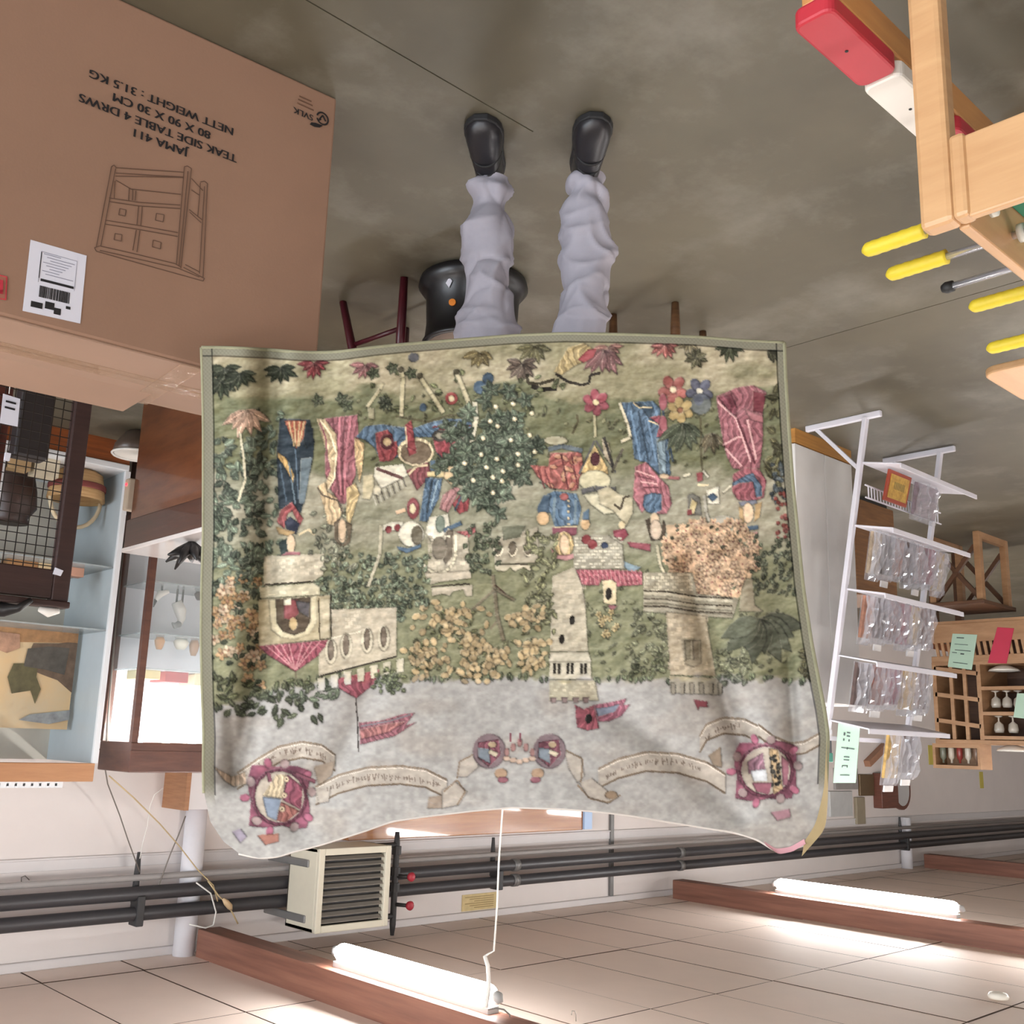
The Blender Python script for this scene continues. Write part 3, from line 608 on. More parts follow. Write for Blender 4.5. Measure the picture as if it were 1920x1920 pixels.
poly(c1(1580, 690, 1640, 700, 1640, 800, 1590, 790), C(150, 144, 116)); line(c1(1575, 690, 1690, 530, 1720, 470), 6, C(170, 160, 128), 1, True); line(c1(1885, 780, 1900, 470, 1870, 350), 7, C(182, 172, 140), 1, True)
line(c2(60, 740, 75, 420, 55, 350), 8, C(186, 176, 142), 1, True); line(c2(230, 420, 330, 570, 440, 740), 9, C(180, 170, 136), 1, True); line(c2(560, 390, 620, 530, 670, 660), 9, C(190, 180, 150), 1, True)
for p in ((55, 350), (225, 405), (555, 370)): ell(*c2(*p)[0], 6, 6, C(84, 78, 60))
line(c2(10, 770, 300, 820, 500, 760, 690, 760), 4, C(96, 92, 66)); line(c2(720, 640, 735, 800, 700, 960, 690, 1100), 9, C(200, 194, 178), 1, True)
ell(*c2(510, 610)[0], 12, 12, C(166, 60, 62)); ell(*c2(510, 610)[0], 6, 6, CREAM); ell(*c2(255, 690)[0], 7, 8, BLUE*.85); ell(*c2(770, 510)[0], 13, 13, BLUE*.95); ell(*c2(840, 430)[0], 11, 11, BLUE*.8); ell(*c2(170, 240)[0], 10, 9, C(90, 92, 110))
spray(722, 755, 9, 16, 4, DGRN); 
poly(c1(1540, 1310, 1630, 1290, 1640, 1420, 1600, 1520, 1530, 1510), C(184, 172, 142)); ell(*c1(1665, 1440)[0], 8, 10, C(190, 182, 164)); poly(c1(1640, 1230, 1900, 1200, 1950, 1300, 1700, 1420, 1640, 1320), C(196, 192, 184)); line(c1(1660, 1240, 1900, 1330), 6, C(110, 70, 72)); 
for k in range(12): line([(700+k*5, 930-k*3.2), (706+k*5, 948-k*3.2)], 3, C(108, 104, 98) if k % 2 else C(170, 166, 158))
poly(c2(100, 1260, 300, 1180, 330, 1300, 200, 1440, 160, 1360), C(140, 70, 82)); line(c2(120, 1300, 200, 1220, 300, 1210), 4, CREAM)
poly(c2(320, 1170, 460, 1150, 460, 1260, 320, 1260), BLUE); poly(c2(290, 1270, 460, 1260, 450, 1320, 290, 1310), C(206, 184, 130)); poly(c2(280, 1320, 430, 1330, 400, 1500, 290, 1720, 220, 1710, 250, 1500), BLUE); line(c2(340, 1340, 290, 1640), 4, DBLUE*1.2); line(c2(390, 1340, 330, 1580), 3, LBLUE)
poly(c2(450, 1220, 540, 1220, 590, 1330, 520, 1400, 440, 1320), C(204, 172, 132)); poly(c2(430, 1480, 540, 1400, 590, 1420, 480, 1640, 400, 1600), LPINK*.85); poly(c2(520, 1560, 610, 1440, 680, 1470, 660, 1620, 580, 1650), RED); line(c2(540, 1620, 620, 1450), 4, DBLUE*1.4)
ell(*c2(165, 1600)[0], 12, 20, C(150, 66, 78)); ell(*c2(160, 1600)[0], 6, 10, CREAM); line(c2(10, 1640, 100, 1610), 7, PEACH, 1, True)
poly(c2(310, 1680, 480, 1650, 500, 1760, 430, 1860, 330, 1900, 280, 1820), C(196, 192, 186)); ell(*c2(410, 1740)[0], 9, 16, C(112, 128, 122)); line(c2(440, 1800, 600, 1730), 8, BLUE, 1, True); poly(c2(490, 1810, 640, 1800, 720, 1740, 730, 1810, 640, 1880, 520, 1890), C(172, 78, 88))
poly(c1(1700, 1760, 1800, 1720, 1900, 1720, 1900, 1800, 1720, 1800), C(200, 196, 190)); 
for x in (1770, 1850): ell(*c1(x, 1790 - (x-1770)*.2)[0], 6, 7, RED)
ell(*c2(150, 1830)[0], 24, 24, C(202, 198, 190)); ell(*c2(200, 1840)[0], 11, 18, C(112, 104, 90)); poly(c5(20, 210, 120, 230, 240, 190, 240, 220, 110, 275, 30, 240), BLUE*1.1)
# big green leafy bush with white beads
for k in range(120):
    x, y = random.gauss(925, 52), random.gauss(850, 62)
    if (x-925)**2/115**2+(y-850)**2/125**2 < 1: spray(x, y, 5, 20, 6, C(88, 104, 90)*random.uniform(.82, 1.12), 0, 6.28, .3)
for p in ((910, 685), (1065, 660), (1235, 745), (1080, 795), (860, 815), (925, 860), (795, 970), (1045, 985), (1215, 940), (780, 1115), (1110, 1110), (1260, 1090), (630, 1195), (825, 1230), (975, 1265), (1110, 1210), (705, 1345), (885, 1320), (965, 1355), (885, 1460), (920, 1155)): ell(*c2(*p)[0], 4.6, 4.6, C(206, 192, 160)); ell(*c2(p[0]-5, p[1]-5)[0], 2, 2, C(240, 232, 210), emb=False)
# page in blue doublet and patterned breeches, gold tent-like horse cloth
poly(c2(1400, 1100, 1680, 1090, 1700, 1240, 1640, 1440, 1400, 1420, 1280, 1310, 1220, 1210, 1380, 1220), C(168, 84, 82))
for k in range(14): ell(*c2(random.uniform(1400, 1660), random.uniform(1110, 1400))[0], 7, 4, C(204, 140, 104), random.uniform(0, 3), .8); 
for a in (1290, 1350, 1500, 1590): line(c2(a, 1110 if a > 1400 else 1250, a+60, 1420), 3, C(126, 56, 62))
line(c2(1380, 1070, 1500, 1040, 1690, 1080), 9, C(92, 108, 132), 1, True)
poly(c2(1280, 1600, 1330, 1490, 1440, 1440, 1640, 1470, 1680, 1600, 1650, 1750, 1440, 1760, 1400, 1640, 1290, 1640), BLUE*1.08); poly(c2(1280, 1600, 1340, 1480, 1400, 1480, 1380, 1640, 1300, 1660), BLUE*.9); line(c2(1440, 1500, 1430, 1720), 5, LBLUE*.9); line(c2(1630, 1520, 1620, 1740), 5, LBLUE*.9)
for y in (1530, 1580, 1630, 1690, 1740): ell(*c2(1565, y)[0], 2.6, 2.6, CREAM)
ell(*c2(1525, 1495)[0], 8, 7, C(176, 84, 88)); ell(*c2(1335, 1690)[0], 12, 13, C(208, 166, 120)); ell(*c2(1715, 1740)[0], 9, 11, C(208, 166, 120)); poly(c2(1690, 1640, 1750, 1600, 1750, 1700, 1690, 1700), BLUE)
poly(c2(1420, 1770, 1640, 1770, 1640, 1830, 1540, 1870, 1420, 1830), C(140, 66, 92)); line(c2(1440, 1765, 1640, 1765), 3, CREAM); ell(*c5(1525, 195)[0], 18, 24, C(190, 160, 108)); ell(*c5(1525, 195)[0], 9, 19, SKIN*1.03); poly(c5(1400, 220, 1470, 290, 1550, 290, 1630, 270, 1630, 320, 1540, 340, 1430, 320), LPINK)
poly(c2(1800, 1030, 1920, 1240, 1920, 1300, 1670, 1280), C(190, 156, 96)); ell(*c2(1805, 1155)[0], 9, 13, C(92, 44, 56)); line(c2(1800, 990, 1660, 1290), 4, C(88, 88, 96)); line(c2(1810, 990, 1990, 1280), 4, C(88, 88, 96))
ell(*c2(1800, 1350)[0], 30, 20, C(188, 180, 150)); line(c2(1680, 1450, 1800, 1420, 1990, 1430), 10, C(96, 96, 108), 1, True); poly(c2(1700, 1480, 1990, 1450, 1990, 1640, 1880, 1650, 1760, 1560), C(192, 186, 164)); ell(*c2(1450, 990)[0], 22, 8, C(168, 162, 140))
line(c2(1640, 750, 1650, 820, 1600, 930), 4, C(92, 86, 60)); line(c2(1800, 760, 1805, 960), 5, C(178, 170, 132), 1, True); poly(c3(40, 970, 100, 1010, 140, 1230, 60, 1130), C(166, 150, 130)); line(c3(60, 960, 150, 1250), 5, C(70, 66, 66)); line(c3(230, 1060, 130, 1280), 5, C(96, 90, 80))
flower(*c2(1810, 645)[0], 24, C(158, 66, 86), (216, 196, 150), 6)
# lady in blue with pink mantle
poly(c3(190, 650, 500, 630, 570, 700, 560, 880, 640, 1000, 660, 1300, 560, 1300, 460, 1200, 330, 1150, 310, 950), BLUE); line(c3(200, 650, 270, 830, 300, 960, 210, 1000), 6, C(206, 196, 172), 1, True)
for a in (300, 370, 440, 530, 590): line(c3(a, 720, a+90, 1180), 4, BLUE*random.choice((.72, 1.3)))
poly(c3(320, 640, 490, 690, 500, 700, 470, 800, 400, 700), C(56, 80, 112)); line(c3(320, 645, 370, 690, 490, 690), 3, CREAM); poly(c3(530, 970, 610, 980, 620, 1300, 560, 1290), C(112, 138, 168)); poly(c3(470, 780, 560, 760, 640, 880, 600, 960, 530, 960, 560, 850), C(160, 68, 92)); line(c3(460, 810, 550, 845), 3, CREAM)
poly(c3(340, 1220, 440, 1180, 560, 1320, 640, 1400, 670, 1560, 620, 1650, 560, 1650, 430, 1610, 400, 1640, 320, 1500), C(168, 92, 112)); 
for k in range(4): line(c3(350+k*20, 1260+k*50, 520+k*10, 1320+k*30), 3, C(126, 60, 78) if k % 2 else C(208, 150, 160))
poly(c3(420, 1480, 500, 1460, 580, 1470, 580, 1610, 510, 1650, 440, 1630, 410, 1570), BLUE*1.05); line(c3(620, 1320, 740, 1330), 6, C(164, 82, 92), 1, True); line(c3(770, 1310, 840, 1290), 5, C(206, 198, 180), 1, True); ell(*c3(600, 1310)[0], 9, 5, SKIN)
ell(*c3(515, 1700)[0], 9, 13, SKIN); poly(c3(430, 1700, 480, 1680, 480, 1850, 560, 1860, 590, 1700, 620, 1760, 600, 1880, 480, 1890), C(86, 72, 60)); ell(*c3(525, 1790)[0], 11, 19, C(190, 166, 150))
poly(c3(0, 1440, 100, 1400, 200, 1470, 320, 1500, 320, 1640, 260, 1760, 140, 1620, 20, 1560), C(176, 166, 142)); line(c3(150, 1560, 210, 1610, 240, 1500, 290, 1490), 4, C(84, 72, 58)); ell(*c3(220, 1750)[0], 7, 8, CREAM); poly(c3(140, 1800, 250, 1780, 280, 1840, 220, 1900, 150, 1850), C(156, 60, 84)); poly(c6(170, 170, 380, 190, 380, 260, 300, 240, 200, 220), C(160, 70, 92)); poly(c6(130, 340, 230, 380, 300, 400, 200, 460, 150, 400), LBLUE)
# flowers between the ladies, lances and shields
flower(*c3(680, 530)[0], 27, C(172, 86, 84), (220, 190, 160), 5); flower(*c3(920, 545)[0], 25, C(88, 92, 126), (200, 196, 190), 5); ell(*c3(930, 660)[0], 20, 20, C(92, 102, 128), 0, .7); flower(*c3(745, 715)[0], 24, C(186, 156, 94), (150, 90, 60), 6); ell(*c3(590, 640)[0], 8, 16, C(168, 84, 104)); ell(*c3(590, 830)[0], 8, 14, C(168, 84, 104))
spray(*c3(760, 830)[0], 7, 56, 9, C(80, 90, 74), .5, 2.6); spray(*c3(1020, 920)[0], 5, 40, 7, C(96, 86, 66), .5, 2.4); line(c3(930, 780, 935, 1160, 950, 1270), 4, C(96, 92, 66))
poly(c3(890, 1280, 950, 1270, 950, 1350, 900, 1360), C(168, 70, 82)); line(c3(950, 1260, 1000, 1320), 5, C(200, 196, 188), 1, True); poly(c3(980, 1440, 1090, 1400, 1100, 1560, 1000, 1560), C(206, 202, 196)); poly(c3(990, 1490, 1040, 1460, 1085, 1500, 1040, 1540), BLUE); poly(c3(810, 1480, 850, 1460, 920, 1500, 940, 1660, 820, 1660), C(118, 116, 116)); poly(c3(850, 1510, 900, 1550, 870, 1650, 820, 1650), C(200, 180, 130)); poly(c3(810, 1610, 850, 1610, 850, 1660, 810, 1660), RED); line(c3(900, 1390, 1000, 1390), 4, CREAM); line(c3(960, 1480, 980, 1640, 1010, 1720), 6, C(166, 162, 158), 1, True); ell(*c3(1130, 1710)[0], 24, 10, C(164, 160, 156))
# kneeling man in pink robe
poly(c3(1070, 590, 1260, 510, 1400, 490, 1520, 550, 1490, 720, 1490, 1000, 1460, 1240, 1360, 1260, 1220, 1240, 1160, 1120, 1130, 1000, 1080, 700), C(154, 84, 104))
poly(c3(1080, 600, 1200, 560, 1260, 700, 1250, 780, 1180, 720), C(132, 60, 82)); poly(c3(1400, 540, 1520, 560, 1490, 740, 1400, 720), C(128, 48, 66)); poly(c3(1320, 700, 1490, 770, 1490, 830, 1380, 800), C(174, 100, 118)); 
for p in ((1080, 640, 1250, 790, 1380, 1180), (1130, 1030, 1260, 960, 1300, 960), (1150, 1060, 1300, 1220), (1260, 790, 1420, 1200), (1350, 800, 1430, 1160)): line(c3(*p), 4, C(206, 150, 164) if p[0] != 1260 else C(110, 50, 68))
poly(c3(1220, 1290, 1330, 1230, 1460, 1250, 1520, 1350, 1500, 1500, 1400, 1540, 1260, 1520, 1210, 1440), C(158, 78, 98)); poly(c3(1210, 1370, 1340, 1300, 1400, 1280, 1480, 1400, 1480, 1490, 1430, 1500, 1400, 1360, 1280, 1370, 1220, 1400), BLUE); line(c3(1210, 1390, 1130, 1460), 4, C(206, 200, 186), 1, True)
poly(c3(1270, 1540, 1430, 1520, 1440, 1560, 1290, 1580), C(112, 120, 156)); ell(*c3(1355, 1640)[0], 11, 19, SKIN*1.04); poly(c3(1270, 1580, 1310, 1600, 1320, 1730, 1280, 1720), C(188, 150, 98)); poly(c3(1420, 1560, 1480, 1540, 1460, 1680, 1410, 1720), C(188, 150, 98)); poly(c6(1180, 40, 1350, 20, 1350, 60, 1200, 75), BLUE); poly(c6(1200, 90, 1350, 80, 1340, 130, 1220, 130), LPINK)
# right margin plants
foliage((1440, 720, 1466, 900), 22, 26, 6, C(86, 84, 56)); foliage((1445, 870, 1480, 940), 26, 12, 5, C(62, 74, 88)); 
for k in range(40): ell(random.uniform(1452, 1488), random.uniform(925, 1010), 4, 4, C(156, 66, 62)*random.uniform(.8, 1.1))
# peach blossom tree
poly(c6(520, 20, 960, 0, 1120, 100, 1330, 300, 1290, 500, 1120, 560, 1040, 720, 900, 680, 760, 600, 560, 440, 520, 350, 540, 200), C(196, 158, 126), tex=.1)
for k in range(430):
    x, y = random.uniform(1246, 1422), random.uniform(976, 1128)
    if (x-1332)**2/92**2+(y-1045)**2/82**2 < 1:
        if random.random() < .14: ell(x, y, 4, 3, C(92, 92, 74)*random.uniform(.8, 1.2), random.random()*3, emb=k > 300)
        else: flower(x, y, random.uniform(7, 9.5), PEACH*random.uniform(.88, 1.0), (160, 96, 88), 5, emb=k > 330)
foliage((1412, 1005, 1500, 1110), 120, 9, 4, C(74, 82, 66), .25)
line(c6(440, 200, 470, 380, 540, 520, 640, 545), 6, C(196, 186, 160), 1, True)
poly(c6(1240, 500, 1300, 500, 1320, 740, 1400, 800, 1180, 800, 1200, 600), C(146, 136, 118))
for k in range(9): th = .2+k*.31; leaf(*c6(1370, 860)[0], th, 95*random.uniform(.7, 1), 19, C(88, 94, 80)*random.uniform(.9, 1.08), False)
foliage((1190, 1140, 1290, 1240), 50, 15, 6, C(112, 116, 92)); foliage((1345, 1225, 1400, 1290), 34, 16, 6, C(112, 116, 92)); foliage((1495, 1210, 1518, 1270), 12, 15, 5, C(80, 78, 54)); foliage((1180, 1230, 1250, 1262), 20, 14, 6, C(92, 98, 72))
# right castle wing
poly(c6(320, 450, 760, 450, 800, 640, 1180, 680, 1120, 860, 320, 800), C(146, 138, 124)); stones(*c6(320, 455)[0], *c6(760, 610)[0]); 
for yy, cc in ((640, STONE*1.05), (710, STONE*.95), (780, STONE*.9)): poly(c6(320, yy-25, 520, yy-22, 800, yy+25, 1120, yy+50, 1120, yy+80, 800, yy+60, 520, yy+14, 320, yy+12), cc)
for yy in (615, 685, 750): line(c6(320, yy, 520, yy+5, 800, yy+50, 1120, yy+65), 2.5, C(84, 72, 60))
poly(c6(520, 800, 880, 840, 970, 1380, 560, 1370), C(168, 152, 132)); stones(*c6(540, 830)[0], *c6(900, 1350)[0], 11, 8, (168, 152, 134)); poly(c6(660, 1040, 830, 1050, 840, 1260, 770, 1300, 690, 1270), C(150, 138, 120)); poly(c6(685, 1060, 745, 1060, 745, 1230, 700, 1240), C(124, 114, 96)); poly(c6(760, 1060, 820, 1060, 820, 1220, 770, 1230), C(134, 120, 104)); poly(c6(550, 1380, 980, 1400, 1020, 1460, 1020, 1550, 560, 1530), C(166, 154, 128))
for k in range(6): x = 560+k*85; poly(c6(x, 1440, x+42, 1440, x+40, 1545, x+8, 1545), C(150, 138, 114)); line(c6(x+46, 1450, x+46, 1540), 2, C(96, 86, 72))
poly(c6(770, 1590, 900, 1610, 890, 1640, 910, 1660, 820, 1660, 810, 1690), RED)
# red roofed house, round tower with flag
poly(c5(1610, 120, 1920, 110)+c6(130, 200, 150, 415, 0, 415)+c5(1610, 415), C(150, 145, 136)); stones(*c5(1620, 130)[0], *c6(130, 410)[0], 9, 6, (178, 172, 162)); poly(c5(1610, 420, 1920, 420)+c6(310, 440, 310, 560, 60, 575)+c5(1860, 510, 1840, 565, 1680, 565), C(168, 78, 100)); 
for k in range(16): line([(1080+k*8, 1068), (1084+k*8, 1096)], 1.5, C(196, 122, 136))
poly(c6(-50, 520, 30, 510, 75, 540, 75, 730, 30, 740, -40, 720), CREAM); ell(*c6(5, 640)[0], 6, 11, DARK); poly(c6(-10, 740, 85, 745, 40, 800), PINK)
for k in range(12): flower(random.uniform(1122, 1162), random.uniform(1145, 1190), 6, C(206, 178, 116), (170, 130, 80), 5)
for x, y in ((1725, 150), (1780, 195)): ell(*c5(x, y)[0], 9, 9, RED*1.05)
ell(*c5(1890, 205)[0], 7, 6, C(66, 82, 130))
poly(c5(1420, 480, 1620, 400, 1690, 570, 1720, 780, 1740, 1160, 1400, 1160, 1410, 760), C(170, 160, 146)); stones(*c5(1425, 560)[0], *c5(1720, 1140)[0], 12, 9, (170, 160, 146)); ell(*c5(1598, 880)[0], 5, 8.5, DARK); ell(*c5(1505, 1050)[0], 5, 8.5, DARK)
poly(c5(1400, 1165, 1745, 1165, 1770, 1250, 1390, 1250), C(176, 168, 156)); poly(c5(1395, 1250, 1765, 1250, 1770, 1410, 1390, 1410), C(182, 174, 162))
for x in (1440, 1480, 1560, 1600, 1680, 1720): poly(c5(x-14, 1265, x+10, 1265, x+10, 1360, x-14, 1360), DARK*1.2)
poly(c5(1390, 1420, 1800, 1420, 1835, 1600, 1390, 1600), C(170, 158, 124)); stones(*c5(1395, 1440)[0], *c5(1820, 1560)[0], 8, 6, (176, 164, 130))
for x in (1400, 1500, 1600, 1690): poly(c5(x, 1570, x+60, 1570, x+50, 1620, x+8, 1620), C(140, 110, 104))
poly(c5(1620, 1640, 1700, 1680, 1790, 1640, 1840, 1850, 1740, 1870, 1640, 1840), C(166, 70, 82)); ell(*c5(1745, 1765)[0], 6, 9, DARK); poly(c5(1790, 1640, 1920, 1620)+c6(170, 1580, 140, 1640, 200, 1635, 120, 1740, 0, 1790)+c5(1830, 1790), C(164, 82, 100)); poly(c5(1810, 1670, 1920, 1660)+c6(110, 1630, 60, 1700)+c5(1830, 1745), C(120, 130, 150))
# centre: ruin, arches, bare tree, golden shrubs
poly(c5(480, 50, 660, 130, 680, 450, 320, 560, 270, 430), C(170, 160, 146)); stones(*c5(300, 120)[0], *c5(660, 440)[0], 12, 8, (168, 158, 146)); line([(740+(390+150*math.cos(t))/4.8, 980+(300+150*math.sin(t))/4.8) for t in np.linspace(-.2, 2.6, 12)]+[], 5, C(216, 206, 186), 1, True); line(c5(545, 110, 550, 300), 5, C(216, 206, 186)); poly(c5(470, 70, 530, 70, 520, 300, 460, 380, 440, 340), C(120, 108, 98)); line(c5(340, 130, 500, 120), 4, C(208, 200, 186)); ell(*c5(400, 230)[0], 14, 22, C(128, 118, 108))
poly(c5(270, 450, 690, 430, 690, 500, 300, 545), C(178, 166, 154)); line(c5(330, 575, 680, 550), 3, C(76, 66, 58)); poly(c5(330, 590, 700, 560, 700, 660, 640, 660, 620, 600, 520, 620, 500, 660, 430, 640, 340, 660), C(180, 168, 156))
poly(c5(900, 150, 1290, 40, 1300, 360, 900, 370), C(164, 154, 140)); 
for x in (930, 1060, 1200): ell(*c5(x, 240)[0], 8, 15, C(112, 100, 88)); line([(740+(x+40*math.cos(t))/4.8, 980+(230+70*math.sin(t))/4.8) for t in np.linspace(0, 3.14, 8)], 3, C(210, 200, 182))
line(c5(900, 380, 1200, 375), 3, C(84, 72, 62)); poly(c5(900, 385, 1220, 380, 1220, 440, 1160, 400, 1080, 440, 1040, 405, 990, 440, 910, 430), C(188, 178, 160))
foliage((875, 985, 930, 1070), 60, 12, 5, C(82, 92, 74)); foliage((985, 1000, 1040, 1180), 90, 16, 5, C(112, 114, 82)); poly(c5(960, 30, 1180, 20, 1130, 130, 980, 160), C(110, 114, 98)); line(c5(880, 470, 900, 620, 920, 830, 980, 1060), 7, C(124, 112, 92), 1, True); line(c5(900, 600, 700, 780), 5, C(124, 112, 92), 1, True); line(c5(910, 600, 1080, 700), 5, C(124, 112, 92), 1, True); line(c5(940, 860, 860, 960), 4, C(124, 112, 92)); line(c5(900, 560, 1000, 640), 3, C(96, 70, 56))
for cx, cy, sx, sy, n in ((840, 1165, 44, 30, 52), (798, 1232, 32, 26, 44), (890, 1215, 34, 26, 44), (985, 1160, 36, 22, 34), (1000, 1228, 32, 28, 40), (930, 1240, 20, 28, 24), (870, 1262, 30, 12, 18)):
    foliage((cx-sx, cy-sy, cx+sx, cy+sy), n//2, 13, 5, C(92, 94, 64))
    for k in range(n): ell(random.gauss(cx, sx*.55), random.gauss(cy, sy*.6), random.uniform(5, 9), random.uniform(3.5, 6.5), C(178, 151, 108)*random.uniform(.86, 1.12), random.uniform(0, 3))
foliage((590, 1090, 745, 1175), 190, 10, 4.5, C(96, 108, 88), .3); foliage((600, 1035, 800, 1150), 200, 12, 5, C(94, 108, 92), .28); line([(715, 985), (712, 1040), (690, 1100)], 6, C(176, 168, 150), 1, True); foliage((745, 1140, 760, 1170), 10, 10, 4, C(84, 100, 86))
# left castle
poly(c4(650, 300, 1190, 280, 1180, 470, 1090, 530, 640, 570), C(174, 164, 150)); stones(*c4(670, 330)[0], *c4(1180, 470)[0], 9, 6, (176, 166, 152)); poly(c4(600, 580, 1100, 545, 1150, 580, 1150, 650, 620, 680), C(182, 174, 152)); line(c4(650, 560, 1100, 530), 3, C(70, 60, 50)); stones(*c4(620, 590)[0], *c4(1130, 650)[0], 14, 6, (190, 180, 160))
poly(c4(600, 690, 1240, 650, 1250, 1040, 600, 1110), C(172, 158, 130)); poly(c4(690, 690, 1115, 660, 1115, 900, 1050, 1000, 930, 1045, 800, 1030, 710, 960), C(196, 184, 156)); poly(c4(750, 690, 1065, 670, 1065, 890, 1010, 980, 920, 1010, 820, 980, 760, 900), C(92, 76, 62)); poly(c4(830, 700, 950, 690, 960, 820, 900, 880, 830, 860), C(150, 66, 76)); poly(c4(930, 700, 1060, 720, 1050, 850, 960, 800), C(92, 88, 102)); ell(*c4(910, 910)[0], 8, 12, C(190, 160, 112)); poly(c4(830, 690, 890, 680, 890, 740, 830, 745), C(196, 188, 172)); line(c4(1140, 680, 1150, 1050), 2.5, C(90, 78, 62)); line(c4(1250, 640, 1255, 1040), 2.5, C(80, 70, 60)); poly(c4(1160, 690, 1240, 690, 1240, 1040, 1160, 1045), C(180, 168, 146))
poly(c4(600, 1110, 1265, 1050, 1160, 1180, 940, 1335, 920, 1335, 680, 1190), C(156, 66, 92)); 
for a in (660, 730, 800, 870, 1000, 1080, 1160): line(c4(a, 1105-(a-600)*.08, 930, 1325), 2.5, C(190, 116, 134))
line(c4(930, 1335, 935, 1400), 3, C(110, 100, 80))
poly(c4(1255, 780, 1840, 760, 1840, 1200, 1140, 1380, 1140, 1180, 1260, 1050), C(176, 164, 150)); stones(*c4(1270, 790)[0], *c4(1520, 950)[0], 11, 7, (178, 168, 156)); line(c4(1255, 1040, 1520, 980), 3, C(206, 198, 186)); line(c4(1140, 1385, 1840, 1205), 3, C(76, 66, 58))
for x, y in ((1250, 1160), (1385, 1110), (1575, 1060), (1725, 1040)): ell(*c4(x, y)[0], 11, 24, C(196, 186, 170)); ell(*c4(x, y-12)[0], 6, 20, C(122, 106, 96))
poly(c4(1310, 1400, 1690, 1320, 1640, 1450, 1480, 1580, 1440, 1560, 1320, 1490), C(160, 70, 84))
for k in range(7): x = 1130+k*118; y = 1400-k*28; poly(c4(x, y, x+70, y-12, x+64, y+110, x+8, y+118), C(184, 176, 162))
foliage((700, 1255, 755, 1295), 36, 11, 5, C(92, 100, 66)); foliage((600, 1020, 660, 1070), 14, 12, 5, C(120, 122, 108))
# banners in the sky
line(c4(1475, 1580, 1490, 1790, 1500, 2060), 2.5, C(70, 60, 56)); poly(c4(1500, 1800, 1700, 1780, 1900, 1720)+[(778, 1336), (760, 1360), (782, 1353), (740, 1380), (675, 1396)], C(152, 82, 92)); poly([(674, 1368), (720, 1358), (762, 1352), (730, 1372), (676, 1386)], C(172, 96, 90)); line([(676, 1362), (730, 1352), (770, 1340)], 3, C(120, 110, 116))
# scroll ribbon with illegible lettering
RIB, RIBE = C(172, 157, 138), C(148, 120, 90)
def ribbon(top, wd, col=RIB, edge=RIBE):
    bot = [(x+dx, y+wd) for (x, y), dx in zip(top, [0]*len(top))]; poly(top+bot[::-1], col); line(top, 3.5, edge); line(bot, 3.5, edge); line([(x, y+4) for x, y in top], 1.5, C(214, 196, 172))
def script(pts, ht):
    for (ax, ay), (bx, by) in zip(pts, pts[1:]):
        L = math.hypot(bx-ax, by-ay); n = int(L/5)
        for k in range(n):
            if random.random() < .14: continue
            u = (k+random.random()*.5)/n; x, y = ax+(bx-ax)*u, ay+(by-ay)*u; h = ht*random.choice((.5, .6, 1)); line([(x, y-h/2), (x+random.uniform(-2, 3), y+h/2)], 1.7, C(112, 90, 74), .75)
            if random.random() < .5: line([(x, y), (x+4, y+random.uniform(-2, 2))], 1.5, C(112, 90, 74), .6)
cr7 = lambda *p: [(360+p[i]*.3125, 1300+p[i+1]*.3125) for i in range(0, len(p), 2)]
cr8 = lambda *p: [(960+p[i]*.3229, 1300+p[i+1]*.3229) for i in range(0, len(p), 2)]
ribbon(cr7(270, 480, 400, 390, 520, 320, 660, 290, 780, 310, 860, 370), 30); script(cr7(400, 430, 520, 365, 650, 335, 780, 375, 840, 410), 12)
poly(cr7(130, 440, 240, 500, 320, 470, 330, 540, 250, 560, 190, 520), C(186, 154, 122)); poly(cr7(730, 440, 860, 400, 840, 490, 760, 560), C(158, 136, 112))
ribbon(cr7(740, 560, 880, 490, 1050, 445, 1250, 435, 1400, 455, 1530, 520), 34); poly(cr7(740, 570, 830, 560, 820, 650, 760, 660), RIB); script(cr7(810, 575, 960, 520, 1100, 500, 1300, 510, 1490, 550), 13)
poly(cr7(1420, 620, 1510, 610, 1500, 690, 1410, 690), C(156, 132, 108)); poly(cr7(1500, 580, 1580, 530, 1650, 590, 1600, 670, 1500, 690), RIB); line(cr7(1510, 590, 1590, 520, 1640, 590, 1590, 670), 3, RIBE); poly(cr7(1590, 500, 1610, 400, 1690, 360, 1720, 440, 1650, 500), RIB); line(cr7(1590, 510, 1605, 410, 1690, 365), 3, RIBE)
ribbon(cr8(500, 440, 620, 380, 780, 340, 960, 350, 1130, 400, 1240, 470), 36); script(cr8(540, 490, 660, 430, 800, 395, 960, 395, 1120, 450), 13); poly(cr8(300, 330, 400, 370, 420, 480, 380, 520, 330, 440), RIB); line(cr8(310, 330, 410, 380, 400, 520), 3, RIBE); poly(cr8(390, 520, 460, 490, 560, 570, 620, 600, 560, 640, 440, 600), RIB); line(cr8(380, 530, 450, 610, 560, 635, 630, 590), 3.5, RIBE); ell(*cr8(575, 590)[0], 12, 8, C(150, 118, 84))
ribbon(cr8(1090, 250, 1130, 180, 1230, 140, 1350, 150, 1430, 190), 30); script(cr8(1120, 270, 1200, 205, 1330, 185), 12); poly(cr8(1140, 360, 1210, 310, 1220, 430, 1170, 420), C(150, 124, 96)); ribbon(cr8(1430, 180, 1520, 250, 1620, 290, 1700, 280, 1790, 230), 22)
